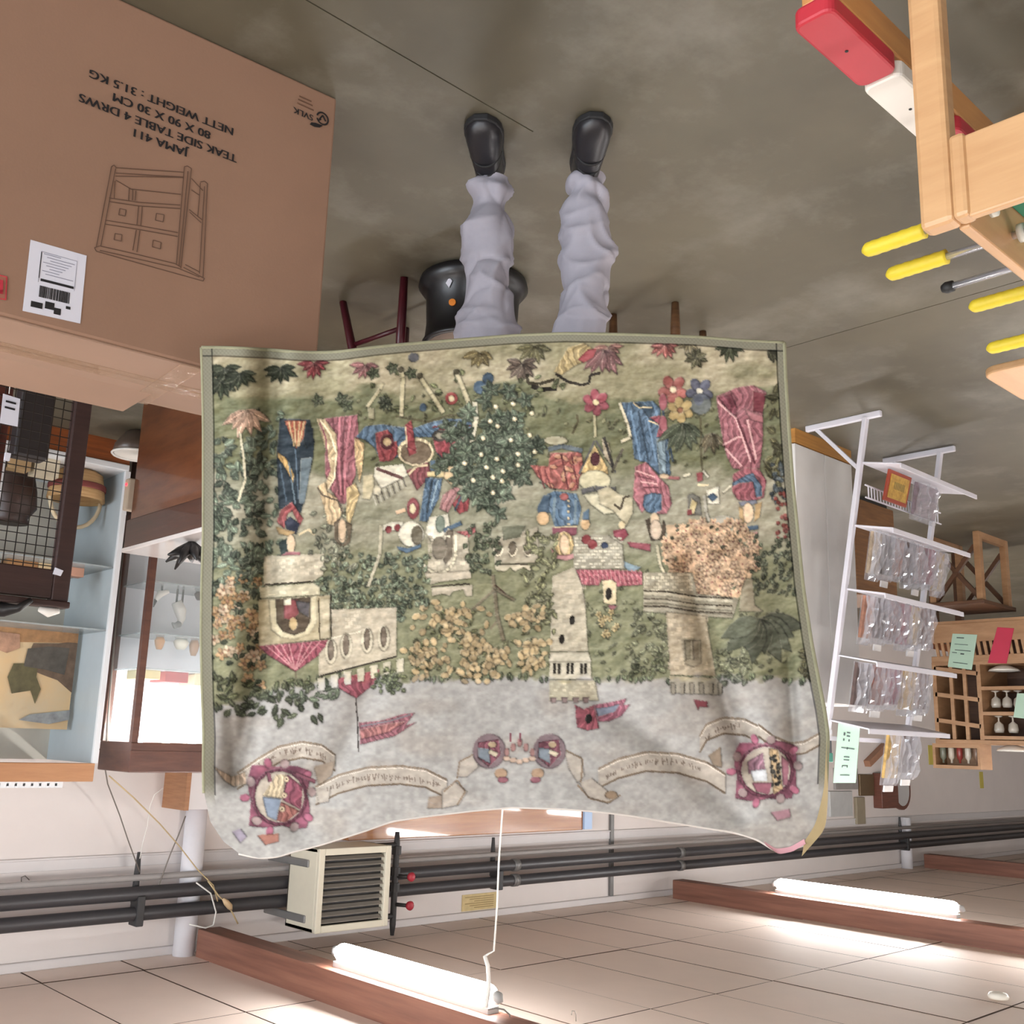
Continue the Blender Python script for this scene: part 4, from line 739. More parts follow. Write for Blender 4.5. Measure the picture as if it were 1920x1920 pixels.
# heraldic shields
def shield(x, y, rx, ry, parts, frame):
    star = []
    for k in range(20): th = 2*math.pi*k/20+.2; rr = (1.0, 1.12, 1.30, 1.06, .94)[k % 5]*random.uniform(.95, 1.05); star.append((x+math.cos(th)*rx*rr, y+math.sin(th)*ry*rr))
    poly(star, frame, tex=.3)
    for k in range(5): th = 2*math.pi*(k*5+2)/25+.1; ell(x+math.cos(th)*rx*1.12, y+math.sin(th)*ry*1.12, rx*.17, ry*.12, frame*1.25, th); ell(x+math.cos(th+.5)*rx*1.05, y+math.sin(th+.5)*ry*1.05, rx*.14, ry*.16, C(160, 130, 124), th)
    ell(x, y, rx*.9, ry*.9, frame*.85); ell(x, y, rx*.8, ry*.8, C(178, 160, 136))
    for pts, col in parts: poly([(x+u*rx, y+v*ry) for u, v in pts], col)
shield(524, 1494, 58, 60, [([(-.55, .0), (.05, .06), (-.1, .75), (-.4, .6)], C(120, 136, 158)), ([(-.55, -.05), (-.1, -.7), (.2, -.7), (.1, .05)], C(190, 164, 120)), ([(.1, .1), (.25, -.7), (.75, -.3), (.7, .4)], C(150, 66, 86)), ([(.05, .15), (.65, .45), (.2, .8), (-.1, .75)], C(168, 92, 80))], C(142, 66, 88))
for u, v in ((.22, -.55), (.15, -.05), (.08, .38)): ell(524+u*58, 1494+v*60, 5.5, 5.5, C(206, 176, 130)); ell(524+u*58, 1494+v*60, 1.6, 1.6, DARK, emb=False)
poly(cr7(390, 850, 520, 840, 520, 890, 440, 910), C(178, 104, 82)); poly(cr7(240, 830, 290, 810, 330, 860, 290, 900), C(146, 132, 150))
for p in ((455, 470, 470, 530), (620, 480, 740, 530)): line(cr7(*p), 7, C(150, 74, 92), 1, True)
shield(1436, 1445, 58, 56, [([(-.6, -.3), (-.1, -.6), (.0, .1), (-.55, .1)], C(160, 104, 120)), ([(-.5, .0), (.0, -.05), (.05, .35), (-.4, .35)], C(196, 196, 196)), ([(.1, -.75), (.4, -.7), (.55, .6), (.25, .8)], C(188, 150, 96)), ([(.5, -.5), (.75, -.3), (.7, .5), (.55, .5)], C(166, 92, 108)), ([(-.45, .4), (.2, .4), (.1, .8), (-.3, .7)], C(166, 84, 102))], C(150, 70, 92))
for k in range(22): ell(1436+random.uniform(8, 26), 1445+random.uniform(-32, 28), 4, 3, C(66, 62, 54)*random.uniform(.8, 1.2), random.random()*3)
poly(cr8(1500, 690, 1610, 670, 1620, 720, 1540, 740), LPINK*.9)
for cx_, sgn in ((917, 1), (1030, -1)):
    ell(cx_, 1408, 31, 33, C(132, 104, 108)); poly([(cx_-20, 1392), (cx_+18, 1386), (cx_+22, 1415), (cx_, 1438), (cx_-22, 1420)], C(142, 70, 84)); poly([(cx_-20, 1402), (cx_, 1404), (cx_+2, 1432), (cx_-20, 1420)], C(116, 128, 138)); ell(cx_+6, 1396, 8, 6, TAN); poly([(cx_+2, 1405), (cx_+18, 1412), (cx_+12, 1420), (cx_-2, 1412)], C(200, 180, 140)); ell(cx_+sgn*22, 1450, 12, 10, C(184, 140, 100)); ell(cx_+sgn*26, 1462, 10, 6, C(160, 84, 96))
for k in range(5): ell(950+k*12, 1392+abs(k-2)*9, 5, 8, C(168, 110, 102)); ell(950+k*12, 1428-abs(k-2)*3, 7, 5, C(196, 158, 128))
for x in (958, 976): line([(x, 1375), (x, 1392)], 4, C(140, 62, 76))
# thin cloud outlines
for k in range(16):
    x, y = random.uniform(640, 1440), random.uniform(1290, 1540); P_ = [(x+q*14, y+6*math.sin(q*1.1+k)) for q in range(7)]; line(P_, 1.2, C(150, 142, 138), .35)
# drawn shading of the woven picture: light and dark threads along every outline, rounded forms, mottled yarn
skym0 = np.clip((PYg-tree)/10, 0, 1)
def blur(A, n):
    for _ in range(n):
        A = .5*A+.25*(np.roll(A, 1, 0)+np.roll(A, -1, 0)); A = .5*A+.25*(np.roll(A, 1, 1)+np.roll(A, -1, 1))
    return A
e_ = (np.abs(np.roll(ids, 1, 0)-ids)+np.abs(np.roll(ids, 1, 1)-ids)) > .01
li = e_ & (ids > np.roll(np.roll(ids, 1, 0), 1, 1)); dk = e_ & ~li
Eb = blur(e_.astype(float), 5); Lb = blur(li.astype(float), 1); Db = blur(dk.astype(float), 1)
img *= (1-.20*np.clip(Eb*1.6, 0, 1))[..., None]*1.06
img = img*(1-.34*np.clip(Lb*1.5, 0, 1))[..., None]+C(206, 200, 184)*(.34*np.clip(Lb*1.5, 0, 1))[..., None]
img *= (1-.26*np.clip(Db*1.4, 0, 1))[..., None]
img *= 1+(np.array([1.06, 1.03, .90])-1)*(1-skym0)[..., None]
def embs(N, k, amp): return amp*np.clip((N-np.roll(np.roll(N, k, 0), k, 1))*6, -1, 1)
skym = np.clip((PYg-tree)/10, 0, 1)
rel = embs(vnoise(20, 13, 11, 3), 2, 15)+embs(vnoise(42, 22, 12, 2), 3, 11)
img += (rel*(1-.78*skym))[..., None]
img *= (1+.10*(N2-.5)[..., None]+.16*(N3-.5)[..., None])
img = img*.6+blur(img, 1)*.4
# outline of the hanging cloth in the photograph
def resamp(pts, n):
    P = np.array(pts, float); d = np.r_[0, np.cumsum(np.hypot(*np.diff(P, axis=0).T))]; u = np.linspace(0, d[-1], n); Q = np.stack([np.interp(u, d, P[:, 0]), np.interp(u, d, P[:, 1])], 1)
    for it in range(3): Q[1:-1] = .25*Q[:-2]+.5*Q[1:-1]+.25*Q[2:]
    return Q
e_bot = [(378, 652), (420, 652), (500, 656), (560, 661), (600, 662), (640, 660), (700, 652), (760, 646), (860, 638), (960, 630), (1060, 626), (1180, 628), (1300, 632), (1400, 640), (1470, 643)]
e_top = [(448, 1600), (485, 1609), (522, 1606), (547, 1597), (600, 1584), (688, 1556), (735, 1539), (797, 1530), (891, 1519), (960, 1513), (1057, 1516), (1121, 1521), (1186, 1529), (1250, 1540), (1331, 1553), (1380, 1561), (1422, 1574), (1460, 1600), (1508, 1584)]
e_lef = [(378, 652), (380, 700), (382, 800), (382, 900), (382, 1000), (379, 1100), (378, 1200), (380, 1300), (383, 1380), (382, 1440), (383, 1487), (394, 1540), (419, 1578), (448, 1600)]
e_rig = [(1470, 643), (1472, 700), (1478, 800), (1485, 900), (1495, 1000), (1505, 1100), (1520, 1200), (1535, 1280), (1545, 1330), (1552, 1380), (1550, 1430), (1548, 1480), (1545, 1530), (1540, 1560), (1508, 1584)]
TD = 2.13
def coons(NU, NV):
    B, T, Lf, Rg = resamp(e_bot, NU), resamp(e_top, NU), resamp(e_lef, NV), resamp(e_rig, NV)
    u = np.linspace(0, 1, NU)[None, :, None]; v = np.linspace(0, 1, NV)[:, None, None]
    S = (1-v)*B[None]+v*T[None]+(1-u)*Lf[:, None]+u*Rg[:, None]-((1-u)*(1-v)*B[0]+u*(1-v)*B[-1]+(1-u)*v*T[0]+u*v*T[-1])
    return S
def ridge(S, pts, sig, amp):
    best = np.full(S.shape[:2], 1e9)
    for a, b in zip(pts, pts[1:]):
        a = np.array(a, float); b = np.array(b, float); d = b-a; t = np.clip(((S-a)@d)/(d@d), 0, 1); best = np.minimum(best, np.linalg.norm(S-a-t[..., None]*d, axis=-1))
    return amp*np.exp(-(best/sig)**2)
def depth(S):
    x, y = S[..., 0], S[..., 1]
    d = .012*np.sin((x-430)/105)*np.clip((1500-y)/500, .2, 1)+.008*np.sin((x+.5*y)/70)
    d += ridge(S, [(508, 640), (510, 900), (500, 1150), (470, 1330), (440, 1450)], 24, -.046)+ridge(S, [(452, 660), (450, 900), (440, 1250)], 30, .016)
    d += ridge(S, [(1290, 1060), (1320, 1180), (1360, 1320), (1402, 1420)], 22, -.046)+ridge(S, [(1395, 1090), (1420, 1250), (1450, 1400)], 32, .020)
    d += ridge(S, [(1478, 1240), (1490, 1420)], 13, -.024)+ridge(S, [(600, 655), (610, 760)], 45, -.02)+ridge(S, [(700, 1290), (640, 1420), (560, 1540)], 28, -.02)
    d += ridge(S, [(1120, 1310), (1250, 1400), (1380, 1520)], 30, -.022)+ridge(S, [(430, 1340), (436, 1440), (470, 1462), (560, 1420)], 12, -.012)
    d += .05*np.clip((y-1100)/400, 0, 1)**2*np.exp(-((x-980)/300)**2)
    return d
def cloth3(S, extra=0.):
    d = depth(S)+extra; D = TD-d+.09*(S[..., 0]-400)/1100; x, y = S[..., 0], S[..., 1]
    R_ = (-(x-960)/F)[..., None]*rt+((y-960)/F)[..., None]*up+fw
    return CAM+R_*(D/(R_@HF))[..., None]
NU, NV = 720, 600
S = coons(NU, NV); P3 = cloth3(S)
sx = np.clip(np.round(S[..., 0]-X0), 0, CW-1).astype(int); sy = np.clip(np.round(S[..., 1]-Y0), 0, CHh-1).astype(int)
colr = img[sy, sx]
# woven border along the two sides and the lower hem
U = np.arange(NU)[None, :]*np.ones((NV, 1)); V = np.arange(NV)[:, None]*np.ones((1, NU))
wv = .95+.05*np.sin(U*1.3)*np.sin(V*1.3)
fadev = np.clip((NV*.88-V)/(NV*.04), 0, 1)
for msk, c in ((U < 12, C(143, 138, 109)), (U > NU-10, C(143, 138, 109)), (V < 9, C(143, 138, 109))):
    a = (msk*fadev)[..., None]; colr = colr*(1-a)+(c[None, None]*wv[..., None])*a
for msk in ((U >= 12) & (U < 14), (V >= 9) & (V < 11), (U <= NU-10) & (U > NU-12)):
    mm = msk & (fadev > .5); colr[mm] *= .62
colr = colr*.54+colr.mean(-1, keepdims=True)*.46; colr = 150*(np.clip(colr, 1, 255)/150)**1.15
lin = np.where(colr/255 <= .04045, colr/255/12.92, ((np.clip(colr, 0, 255)/255+.055)/1.055)**2.4)
TAP_GAIN = .92
lin = np.clip(lin*TAP_GAIN, 0, .95)
tc_ = PH(950, 640, TD); tap = empty('tapestry', tc_, 'woven picture tapestry with castles, ladies and knights held up by the person', 'tapestry')
me = bpy.data.meshes.new('woven_cloth'); n = NU*NV
me.vertices.add(n); me.vertices.foreach_set('co', (P3.reshape(-1, 3)-tc_).astype(np.float32).ravel())
idx = np.arange(n).reshape(NV, NU); q = np.stack([idx[:-1, :-1], idx[1:, :-1], idx[1:, 1:], idx[:-1, 1:]], -1).reshape(-1, 4)
me.loops.add(len(q)*4); me.loops.foreach_set('vertex_index', q.ravel().astype(np.int32))
me.polygons.add(len(q)); me.polygons.foreach_set('loop_start', np.arange(0, len(q)*4, 4, dtype=np.int32))
me.update(calc_edges=True); me.validate()
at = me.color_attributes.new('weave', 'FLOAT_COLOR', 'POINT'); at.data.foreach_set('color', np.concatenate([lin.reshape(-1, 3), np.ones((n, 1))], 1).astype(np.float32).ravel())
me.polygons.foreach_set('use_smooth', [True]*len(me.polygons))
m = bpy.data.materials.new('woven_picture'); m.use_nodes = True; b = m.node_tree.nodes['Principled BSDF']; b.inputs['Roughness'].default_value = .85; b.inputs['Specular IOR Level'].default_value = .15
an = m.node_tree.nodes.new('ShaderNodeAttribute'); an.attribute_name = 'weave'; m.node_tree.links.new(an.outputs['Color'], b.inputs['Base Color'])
me.materials.append(m); o = bpy.data.objects.new('woven_cloth', me); COL.objects.link(o); o.parent = tap; ORI[o.name] = tc_
# lining and rolled hem give the cloth its thickness
M_lin = mat('lining_tan', (158, 138, 100), .8, var=.06, scale=30)
MB().grid(cloth3(coons(200, 160), -.012)).build('lining', M_lin, tap, smooth=True)
def hem(pts, nm, r, n=120, m=None):
    MB().tube(list(cloth3(resamp(pts, n)[:, None, :], -.003)[:, 0]), r, 8).build(nm, m or M_lin, tap, smooth=True)
M_hemg = mat('hem_green', (134, 132, 106), .85, var=.08, scale=60)
hem(e_bot, 'hem', .0045, m=M_hemg); hem(e_lef[:11], 'hem', .004, m=M_hemg); hem(e_rig, 'hem', .005, m=M_hemg); hem(e_top, 'hem', .003, m=mat('hem_pale', (196, 188, 180), .85, var=.05))
# folded-over lining at the held corner
def strip(a, b, nm, m, ex=.004):
    A, B = cloth3(resamp(a, 24)[:, None, :], ex)[:, 0], cloth3(resamp(b, 24)[:, None, :], ex+.006)[:, 0]
    MB().grid(np.stack([A, (A+B)/2+np.array([0, 0, .002]), B], 1)).build(nm, m, tap, smooth=True)
strip([(1551, 1370), (1545, 1480), (1530, 1545), (1508, 1578)], [(1549, 1400), (1553, 1490), (1548, 1555), (1503, 1606)], 'turned_edge', M_lin, .006)
strip([(1432, 1577), (1455, 1592), (1482, 1588), (1508, 1573)], [(1440, 1588), (1460, 1602), (1486, 1597), (1511, 1582)], 'pink_edge', mat('pink_lining', (214, 160, 168), .7, var=.05), .006)
# ------------------------------------------------------------------ the person behind the tapestry
LD = 2.60
pb = PH(1003, 640, LD+.02); pb[2] = 0
def B(l, f, z): return pb+HR*l+HF*f+np.array([0, 0, z])       # l: to the viewer's right when upright, f: away from the camera
per = empty('person', pb, 'person in pale grey trousers and black shoes standing behind the raised tapestry', 'person')
M_skin = mat('skin', (206, 160, 136), .55, var=.04)
M_knit = mat('sweater_navy', (70, 76, 92), .9, var=.08, scale=40)
M_hair = mat('hair_brown', (70, 54, 42), .7, var=.2, scale=60)
M_trou = mat('trouser_grey', (150, 148, 158), .8, var=.04, scale=30, bump=.03, bscale=400)
M_shoe = mat('shoe_black', (30, 29, 33), .38, var=.15, scale=30, bump=.04, bscale=80)
M_sole = mat('sole_black', (22, 22, 24), .7, var=0)
hL = PH(474, 1540, TD+.056); hR = PH(1490, 1528, TD+.152)     # gripping points at the two upper corners
def skinmesh(name, V, E_, R_, m, parent, root=0, sub=1):
    me = bpy.data.meshes.new(name); off = ORI[parent.name]
    me.from_pydata([tuple(np.array(v)-off) for v in V], E_, []); me.materials.append(m)
    o = bpy.data.objects.new(name, me); COL.objects.link(o); o.parent = parent; ORI[o.name] = off
    sk = o.modifiers.new('skin', 'SKIN'); sk.use_smooth_shade = True
    for i, v in enumerate(me.skin_vertices[0].data):
        v.radius = (R_[i], R_[i]) if not hasattr(R_[i], '__len__') else R_[i]; v.use_root = i == root
    s = o.modifiers.new('sub', 'SUBSURF'); s.levels = sub; s.render_levels = sub
    return o
V, E_, R_ = [], [], []
def chain(pts, rs, start=None):
    prev = start
    for p, r in zip(pts, rs):
        V.append(p); R_.append(r); k = len(V)-1
        if prev is not None: E_.append((prev, k))
        prev = k
    return prev
chain([B(0, 0, .93), B(0, .0, 1.10), B(0, .01, 1.28), B(0, .01, 1.38), B(0, -.01, 1.44), B(0, -.03, 1.50), B(0, -.05, 1.56), B(0, -.05, 1.62)], [(.15, .1), (.14, .095), (.16, .1), (.12, .08), .055, .06, .085, .07])
chain([B(0, -.145, 1.545)], [.012], 6)                                                   # nose
for s in (-1, 1): chain([B(.085*s, -.04, 1.55)], [.016], 6)                              # ears
for s, hp in ((1, hL), (-1, hR)):
    el = (B(.18*s, 0, 1.38)+hp)/2+np.array([0, 0, -.04])+HF*.04+HR*.06*s
    wr = hp+(el-hp)*.26+HF*.01
    w_ = chain([B(.17*s, 0, 1.38), el*.55+B(.18*s, 0, 1.38)*.45, el, (el+wr)/2, wr, hp+HF*.028], [.055, .046, .04, .036, .026, (.034, .02)], 3)
    up_ = (hp-wr)/np.linalg.norm(hp-wr)
    for q in range(4):      # fingers fold down behind the hem and pinch it
        b_ = hp+HF*.026+HR*(.022*(q-1.5))+np.array([0, 0, .004])
        ln = (.028, .032, .03, .024)[q]
        chain([b_+up_*.012, b_+up_*(.012+ln*.6)-HF*.002, b_+up_*(.012+ln)-HF*.01, b_+up_*(.012+ln*.8)-HF*.018], [.0085, .008, .0075, .007], w_)
    chain([hp+HF*.024-HR*.034*s, hp+HF*.018-HR*.042*s+up_*.02, hp+HF*.012-HR*.036*s+up_*.036], [.011, .010, .009], w_)
for s in (-1, 1):           # legs inside the trousers
    fx = PH(915 if s > 0 else 1104, 335, LD+.01)
    chain([B(.09*s, 0, .88), B(.095*s, -.0, .5), np.array([fx[0], fx[1], .09])], [.05, .02, .018], 0)
body = skinmesh('body', V, E_, R_, M_skin, per)
V, E_, R_ = [], [], []
chain([B(0, 0, .90), B(0, 0, 1.05), B(0, .01, 1.28), B(0, .01, 1.40)], [(.2, .15), (.172, .13), (.185, .12), (.12, .095)])
for s, hp in ((1, hL), (-1, hR)):
    el = (B(.18*s, 0, 1.38)+hp)/2+np.array([0, 0, -.04])+HF*.04+HR*.06*s; wr = hp+(el-hp)*.26+HF*.01
    chain([B(.18*s, 0, 1.38), el*.55+B(.18*s, 0, 1.38)*.45, el, (el+wr)/2, wr], [.07, .06, .054, .048, .038], 3)
skinmesh('sweater', V, E_, R_, M_knit, per)
hc = B(0, -.03, 1.585); mb = MB()
Mh = Matrix.Translation([float(v) for v in hc])@Matrix.Rotation(yaw, 4, 'Z')@Matrix.Rotation(-.35, 4, 'X')
mb.lathe([(.100, -.03), (.104, .0), (.101, .04), (.085, .075), (.05, .1), (.01, .108)], (0, 0, 0), 20, Mh); mb.build('hair', M_hair, per, smooth=True)
M_eye = mat('eye_dark', (40, 34, 30), .3, var=0)
for s in (-1, 1): MB().lathe([(.002, -.008), (.008, -.004), (.009, 0), (.008, .004), (.002, .008)], B(.032*s, -.132, 1.572), 10).build('eye', M_eye, per, smooth=True)
MB().tube([B(-.022, -.128, 1.508), B(0, -.134, 1.505), B(.022, -.128, 1.508)], .004, 6).build('mouth', mat('lip', (168, 100, 96), .5, var=0), per, smooth=True)
# trousers: two lofted legs with diagonal creases
rowsA = [(338, 893, 960), (350, 886, 959), (366, 880, 958), (380, 884, 957), (395, 884, 954), (420, 870, 964), (440, 865, 968), (458, 864, 967), (475, 866, 962), (500, 868, 957), (530, 870, 960), (560, 868, 966), (600, 866, 970), (640, 860, 974)]
rowsB = [(330, 1070, 1136), (345, 1060, 1136), (360, 1053, 1138), (372, 1056, 1142), (390, 1056, 1146), (420, 1054, 1151), (440, 1053, 1149), (470, 1052, 1146), (500, 1052, 1146), (530, 1050, 1146), (560, 1049, 1145), (590, 1042, 1140), (618, 1037, 1133)]
mb = MB()
for si, rws, sd in ((1, rowsA, .3), (-1, rowsB, 1.9)):
    ys = np.linspace(rws[0][0], rws[-1][0], 80); xl = np.interp(ys, [r[0] for r in rws], [r[1] for r in rws]); xr = np.interp(ys, [r[0] for r in rws], [r[2] for r in rws])
    rings = []
    for y, a, b in zip(ys, xl, xr):
        c_ = PH((a+b)/2, y, LD); d_ = np.linalg.norm((c_-CAM)@HF); rad = (b-a)/2/F*(LD/ math.cos(0.22))
        rings.append((c_, rad))
    zt = rings[-1][0][2]
    for z in np.linspace(zt+.06, .99, 8):
        k = (z-zt)/(.99-zt); c0 = rings[79][0]; tgt = B(.085*si, 0, 0); c_ = np.array([c0[0]*(1-k)+tgt[0]*k, c0[1]*(1-k)+tgt[1]*k, z]); rings.append((c_, rings[79][1]*(1-k)+.108*k))
    cr = random.Random(int(sd*100)); CR = []
    for _ in range(54):
        al = cr.choice((-1, 1))*cr.uniform(.75, 1.35); CR.append((cr.uniform(.1, .75), cr.uniform(0, 6.28), math.cos(al), math.sin(al), cr.uniform(.008, .016), cr.uniform(.035, .08), cr.choice((-1, 1, 1))*cr.uniform(.008, .016)))
    NS = 72; G = np.zeros((len(rings), NS+1, 3))
    for i, (c_, rad) in enumerate(rings):
        z = c_[2]
        for j in range(NS+1):
            th = 2*math.pi*(j % NS)/NS
            q = 0
            for (kz, mth, ph, am) in ((21, 2, .3, .005), (33, -3, 1.1, .005), (15, -1, 4.0, .005)):
                q += am*((1-abs(math.sin(.5*(kz*z+mth*th+ph+sd*3))))**1.3-.36)
            for (cz, ct, dz_, dt_, wd_, ln_, am) in CR:
                dt = (th-ct+math.pi) % (2*math.pi)-math.pi; a_, b_ = (z-cz), dt*.062
                u_ = a_*dz_+b_*dt_; v_ = -a_*dt_+b_*dz_; v_ += .9*u_*u_/.1
                q += am*math.exp(-abs(v_)/wd_)*math.exp(-(u_/ln_)**2)
            bunch = .010*math.exp(-((z-.12)/.05)**2)*math.sin(70*z+2*math.sin(th+sd))
            r_ = rad*(1+0*th)+q*(1 if z < .85 else .2)+bunch
            G[i, j] = c_+HR*math.cos(th)*r_+HF*math.sin(th)*r_*1.08
    mb.grid(G)
mb.build('trousers', M_trou, per, smooth=True)
# shoes
def shoe(T, H):
    ax = (T-H); ln = np.linalg.norm(ax); ax /= ln; sd_ = np.array([-ax[1], ax[0], 0])
    s_ = [0, .06, .18, .32, .48, .62, .75, .86, .94, 1.0]
    hw = [.018, .032, .038, .038, .040, .046, .049, .046, .036, .014]; ht = [.06, .09, .105, .11, .098, .08, .066, .056, .046, .026]
    G = []
    for u, w_, h_ in zip(s_, hw, ht):
        c_ = H+ax*ln*u; r_ = []
        for j in range(21):
            th = math.pi*j/20; cx, sz = math.cos(th), math.sin(th)
            r_.append(c_+sd_*w_*math.copysign(abs(cx)**.75, cx)+np.array([0, 0, .016+(h_-.016)*sz**.8*(1+.03*math.sin(u*40))]))
        G.append(r_)
    G = np.array(G); mb = MB().grid(G); n = G.shape[1]; nn = len(s_)
    mb.f += [tuple(range(n)), tuple((nn-1)*n+j for j in range(n))[::-1]]
    up_ = mb.build('shoe', M_shoe, per, smooth=True)
    pl = [H+ax*ln*u+sd_*(w_+.004) for u, w_ in zip(s_, hw)]+[H+ax*ln*u-sd_*(w_+.004) for u, w_ in list(zip(s_, hw))[::-1]]
    pl[nn-1] = pl[nn-1]+ax*.006; pl[nn] = pl[nn]+ax*.006
    MB().prism(pl, (0, 0, .02)).build('sole', M_sole, up_, bevel=.004)
    for u in (.50, .60): 
        c_ = H+ax*ln*u; h_ = np.interp(u, s_, ht); w_ = np.interp(u, s_, hw)
        MB().tube([c_+sd_*w_*.95*math.cos(t)+np.array([0, 0, .016+(h_-.012)*math.sin(t)**.8]) for t in np.linspace(.25, 2.9, 12)], .0035, 6).build('strap_seam', M_sole, up_, smooth=True)
TA, TB = PZ(902, 214, 0), PZ(1118, 210, 0)
shoe(TA, TA+HF*.275-HR*.028); shoe(TB, TB+HF*.275+HR*.016)
# ------------------------------------------------------------------ football table with rods
M_beech = wood('beech', (200, 160, 116), (182, 140, 98), .4, stretch=(2, 2, 18), coat=.15)
M_beechx = wood('beech_along', (200, 160, 114), (182, 140, 98), .4, stretch=(1.5, 14, 14), coat=.15)
M_chrome = mat('chrome', (214, 214, 218), .22, .75, var=0)
M_yel = mat('grip_yellow', (206, 184, 44), .55, var=.05, scale=40, bump=.06, bscale=90)
M_rub = mat('rubber_black', (24, 24, 24), .6, var=0)
M_ring = mat('bushing_grey', (206, 206, 196), .5, var=0)
K = PZ(1762, 425, .70); fx1, fy1 = K[0], K[1]; fx0, fy0 = fx1-.98, fy1-.56; fz = .70
t = empty('football_table', ((fx0+fx1)/2, (fy0+fy1)/2, 0), 'pale wooden table football game with chrome rods and yellow grips', 'game table')
for (xa, ya) in ((fx1-.012, fy1+.002), (fx1-.012, fy0+.03), (fx0+.012, fy1+.002), (fx0+.012, fy0+.03)):
    sx_ = 1 if xa > -2 else -1
    MB().hexa([(xa-.022, ya-.03, 0), (xa+.022, ya-.03, 0), (xa+.022, ya+.03, 0), (xa-.022, ya+.03, 0)], [(xa-.022, ya-.03, fz-.0), (xa+.022, ya-.03, fz), (xa+.022, ya+.03, fz), (xa-.022, ya+.03, fz)]).build('leg', M_beech, t, bevel=.01)
    if ya > fy0+.1: MB().box((xa-.02, ya-.056, fz-.16), (xa+.02, ya-.028, fz-.002)).build('corner_block', M_beech, t, bevel=.008)
box((fx1-.018, fy0, fz-.155), (fx1, fy1-.05, fz)).build('end_board', M_beech, t, bevel=.004)
box((fx0, fy0, fz-.155), (fx0+.018, fy1-.05, fz)).build('end_board', M_beech, t, bevel=.004)
mb = box((fx0+.03, fy1-.038, fz-.155), (fx1-.034, fy1-.018, fz)); mb.build('side_board', M_beechx, t, bevel=.004)
mb = box((fx0+.03, fy0, fz-.155), (fx1-.034, fy0+.02, fz)); mb.build('side_board', M_beechx, t, bevel=.004)
fld = box((fx0+.018, fy0+.02, fz-.125), (fx1-.018, fy1-.04, fz-.115)).build('playing_field', mat('field_green', (24, 116, 84), .5, var=.06), t)
mb = MB(); fc = ((fx0+fx1)/2, (fy0+fy1)/2)
mb.box((fc[0]-.004, fy0+.03, fz-.115), (fc[0]+.004, fy1-.05, fz-.1143))
for sgn, e in ((1, fx1), (-1, fx0)):
    for dd in (.07, .16): mb.box((e-sgn*dd-.003, fc[1]-.1-dd*.4, fz-.115), (e-sgn*dd+.003, fc[1]+.1+dd*.4, fz-.1143))
mb.build('pitch_lines', mat('line_white', (230, 230, 224), .5, var=0), fld)
M_pl = [mat('player_red', (186, 44, 52), .5, var=0), mat('player_blue', (44, 70, 150), .5, var=0)]
zr = fz-.055
rodx = [(PZ(1617, 472, zr), 'y', PZ(1735, 442, zr)), (PZ(1662, 517, zr), 'y', PZ(1778, 488, zr)), (PZ(1770, 541, zr), 'b', None), (PZ(1817, 577, zr), 'y', None), (PZ(1850, 655, zr), 'y', None)]
for k, (pt, kd, _) in enumerate(rodx):
    x, ye = pt[0], pt[1]
    rd = MB().tube([(x, fy0-.12, zr), (x, ye-(.006 if kd == 'b' else .03), zr)], .0075, 12).build('rod', M_chrome, t, smooth=True)
    if kd == 'y':
        yy = np.linspace(ye-.125, ye, 26); rr = [.0148+.0005*math.cos(i*1.6) for i in range(22)]+[.0145, .0135, .010, .004]
        MB().tube([(x, y, zr) for y in yy], rr, 14).build('yellow_grip', M_yel, rd, smooth=True)
    else: MB().tube([(x, ye-.02, zr), (x, ye-.005, zr), (x, ye+.004, zr)], [.0115, .0125, .008], 12).build('rod_cap', M_rub, rd, smooth=True)
    MB().tube([(x, fy1-.06, zr), (x, fy1-.05, zr)], .018, 14).build('bushing', M_ring, rd, smooth=True)
    MB().tube([(x, fy1-.018, zr), (x, fy1-.012, zr)], .014, 14).build('bushing', M_ring, rd, smooth=True)
    for q in range(3):
        yp = fy0+.13+.14*q; mb = MB()
        mb.box((x-.011, yp-.012, zr-.05), (x+.011, yp+.012, zr+.012)); mb.lathe([(.006, .012), (.011, .02), (.009, .032), (.003, .036)], (x, yp, zr), 10); mb.box((x-.014, yp-.01, zr-.058), (x+.009, yp+.01, zr-.048))
        mb.build('player', M_pl[k % 2], rd, bevel=.003)
# ------------------------------------------------------------------ low wooden rail with red and white pads
zb = .30; M_padr = mat('pad_red', (174, 42, 54), .5, var=.03); M_padw = mat('pad_white', (226, 220, 210), .5, var=.03)
a, b = PZ(1485, 57, zb), PZ(1605, 165, zb); ya, yb = .812, .893
t = empty('low_bench', (-1.9, .85, 0), 'low wooden bench rail topped with red and white rounded pads on the floor', 'bench')
box((-2.62, ya+.0, zb-.105), (-1.50, yb-.02, zb-.035)).build('rail', wood('bench_pine', (196, 142, 84), (170, 116, 66), .45, stretch=(1.5, 14, 14)), t, bevel=.004)
for x in (-1.52, -2.57):
    box((x-.03, ya+.005, 0), (x+.022, yb-.025, zb-.105)).build('leg', MATS['bench_pine'], t, bevel=.004)
    box((x-.03, ya-.02, 0), (x+.022, yb+.02, .03)).build('foot', MATS['bench_pine'], t, bevel=.004)
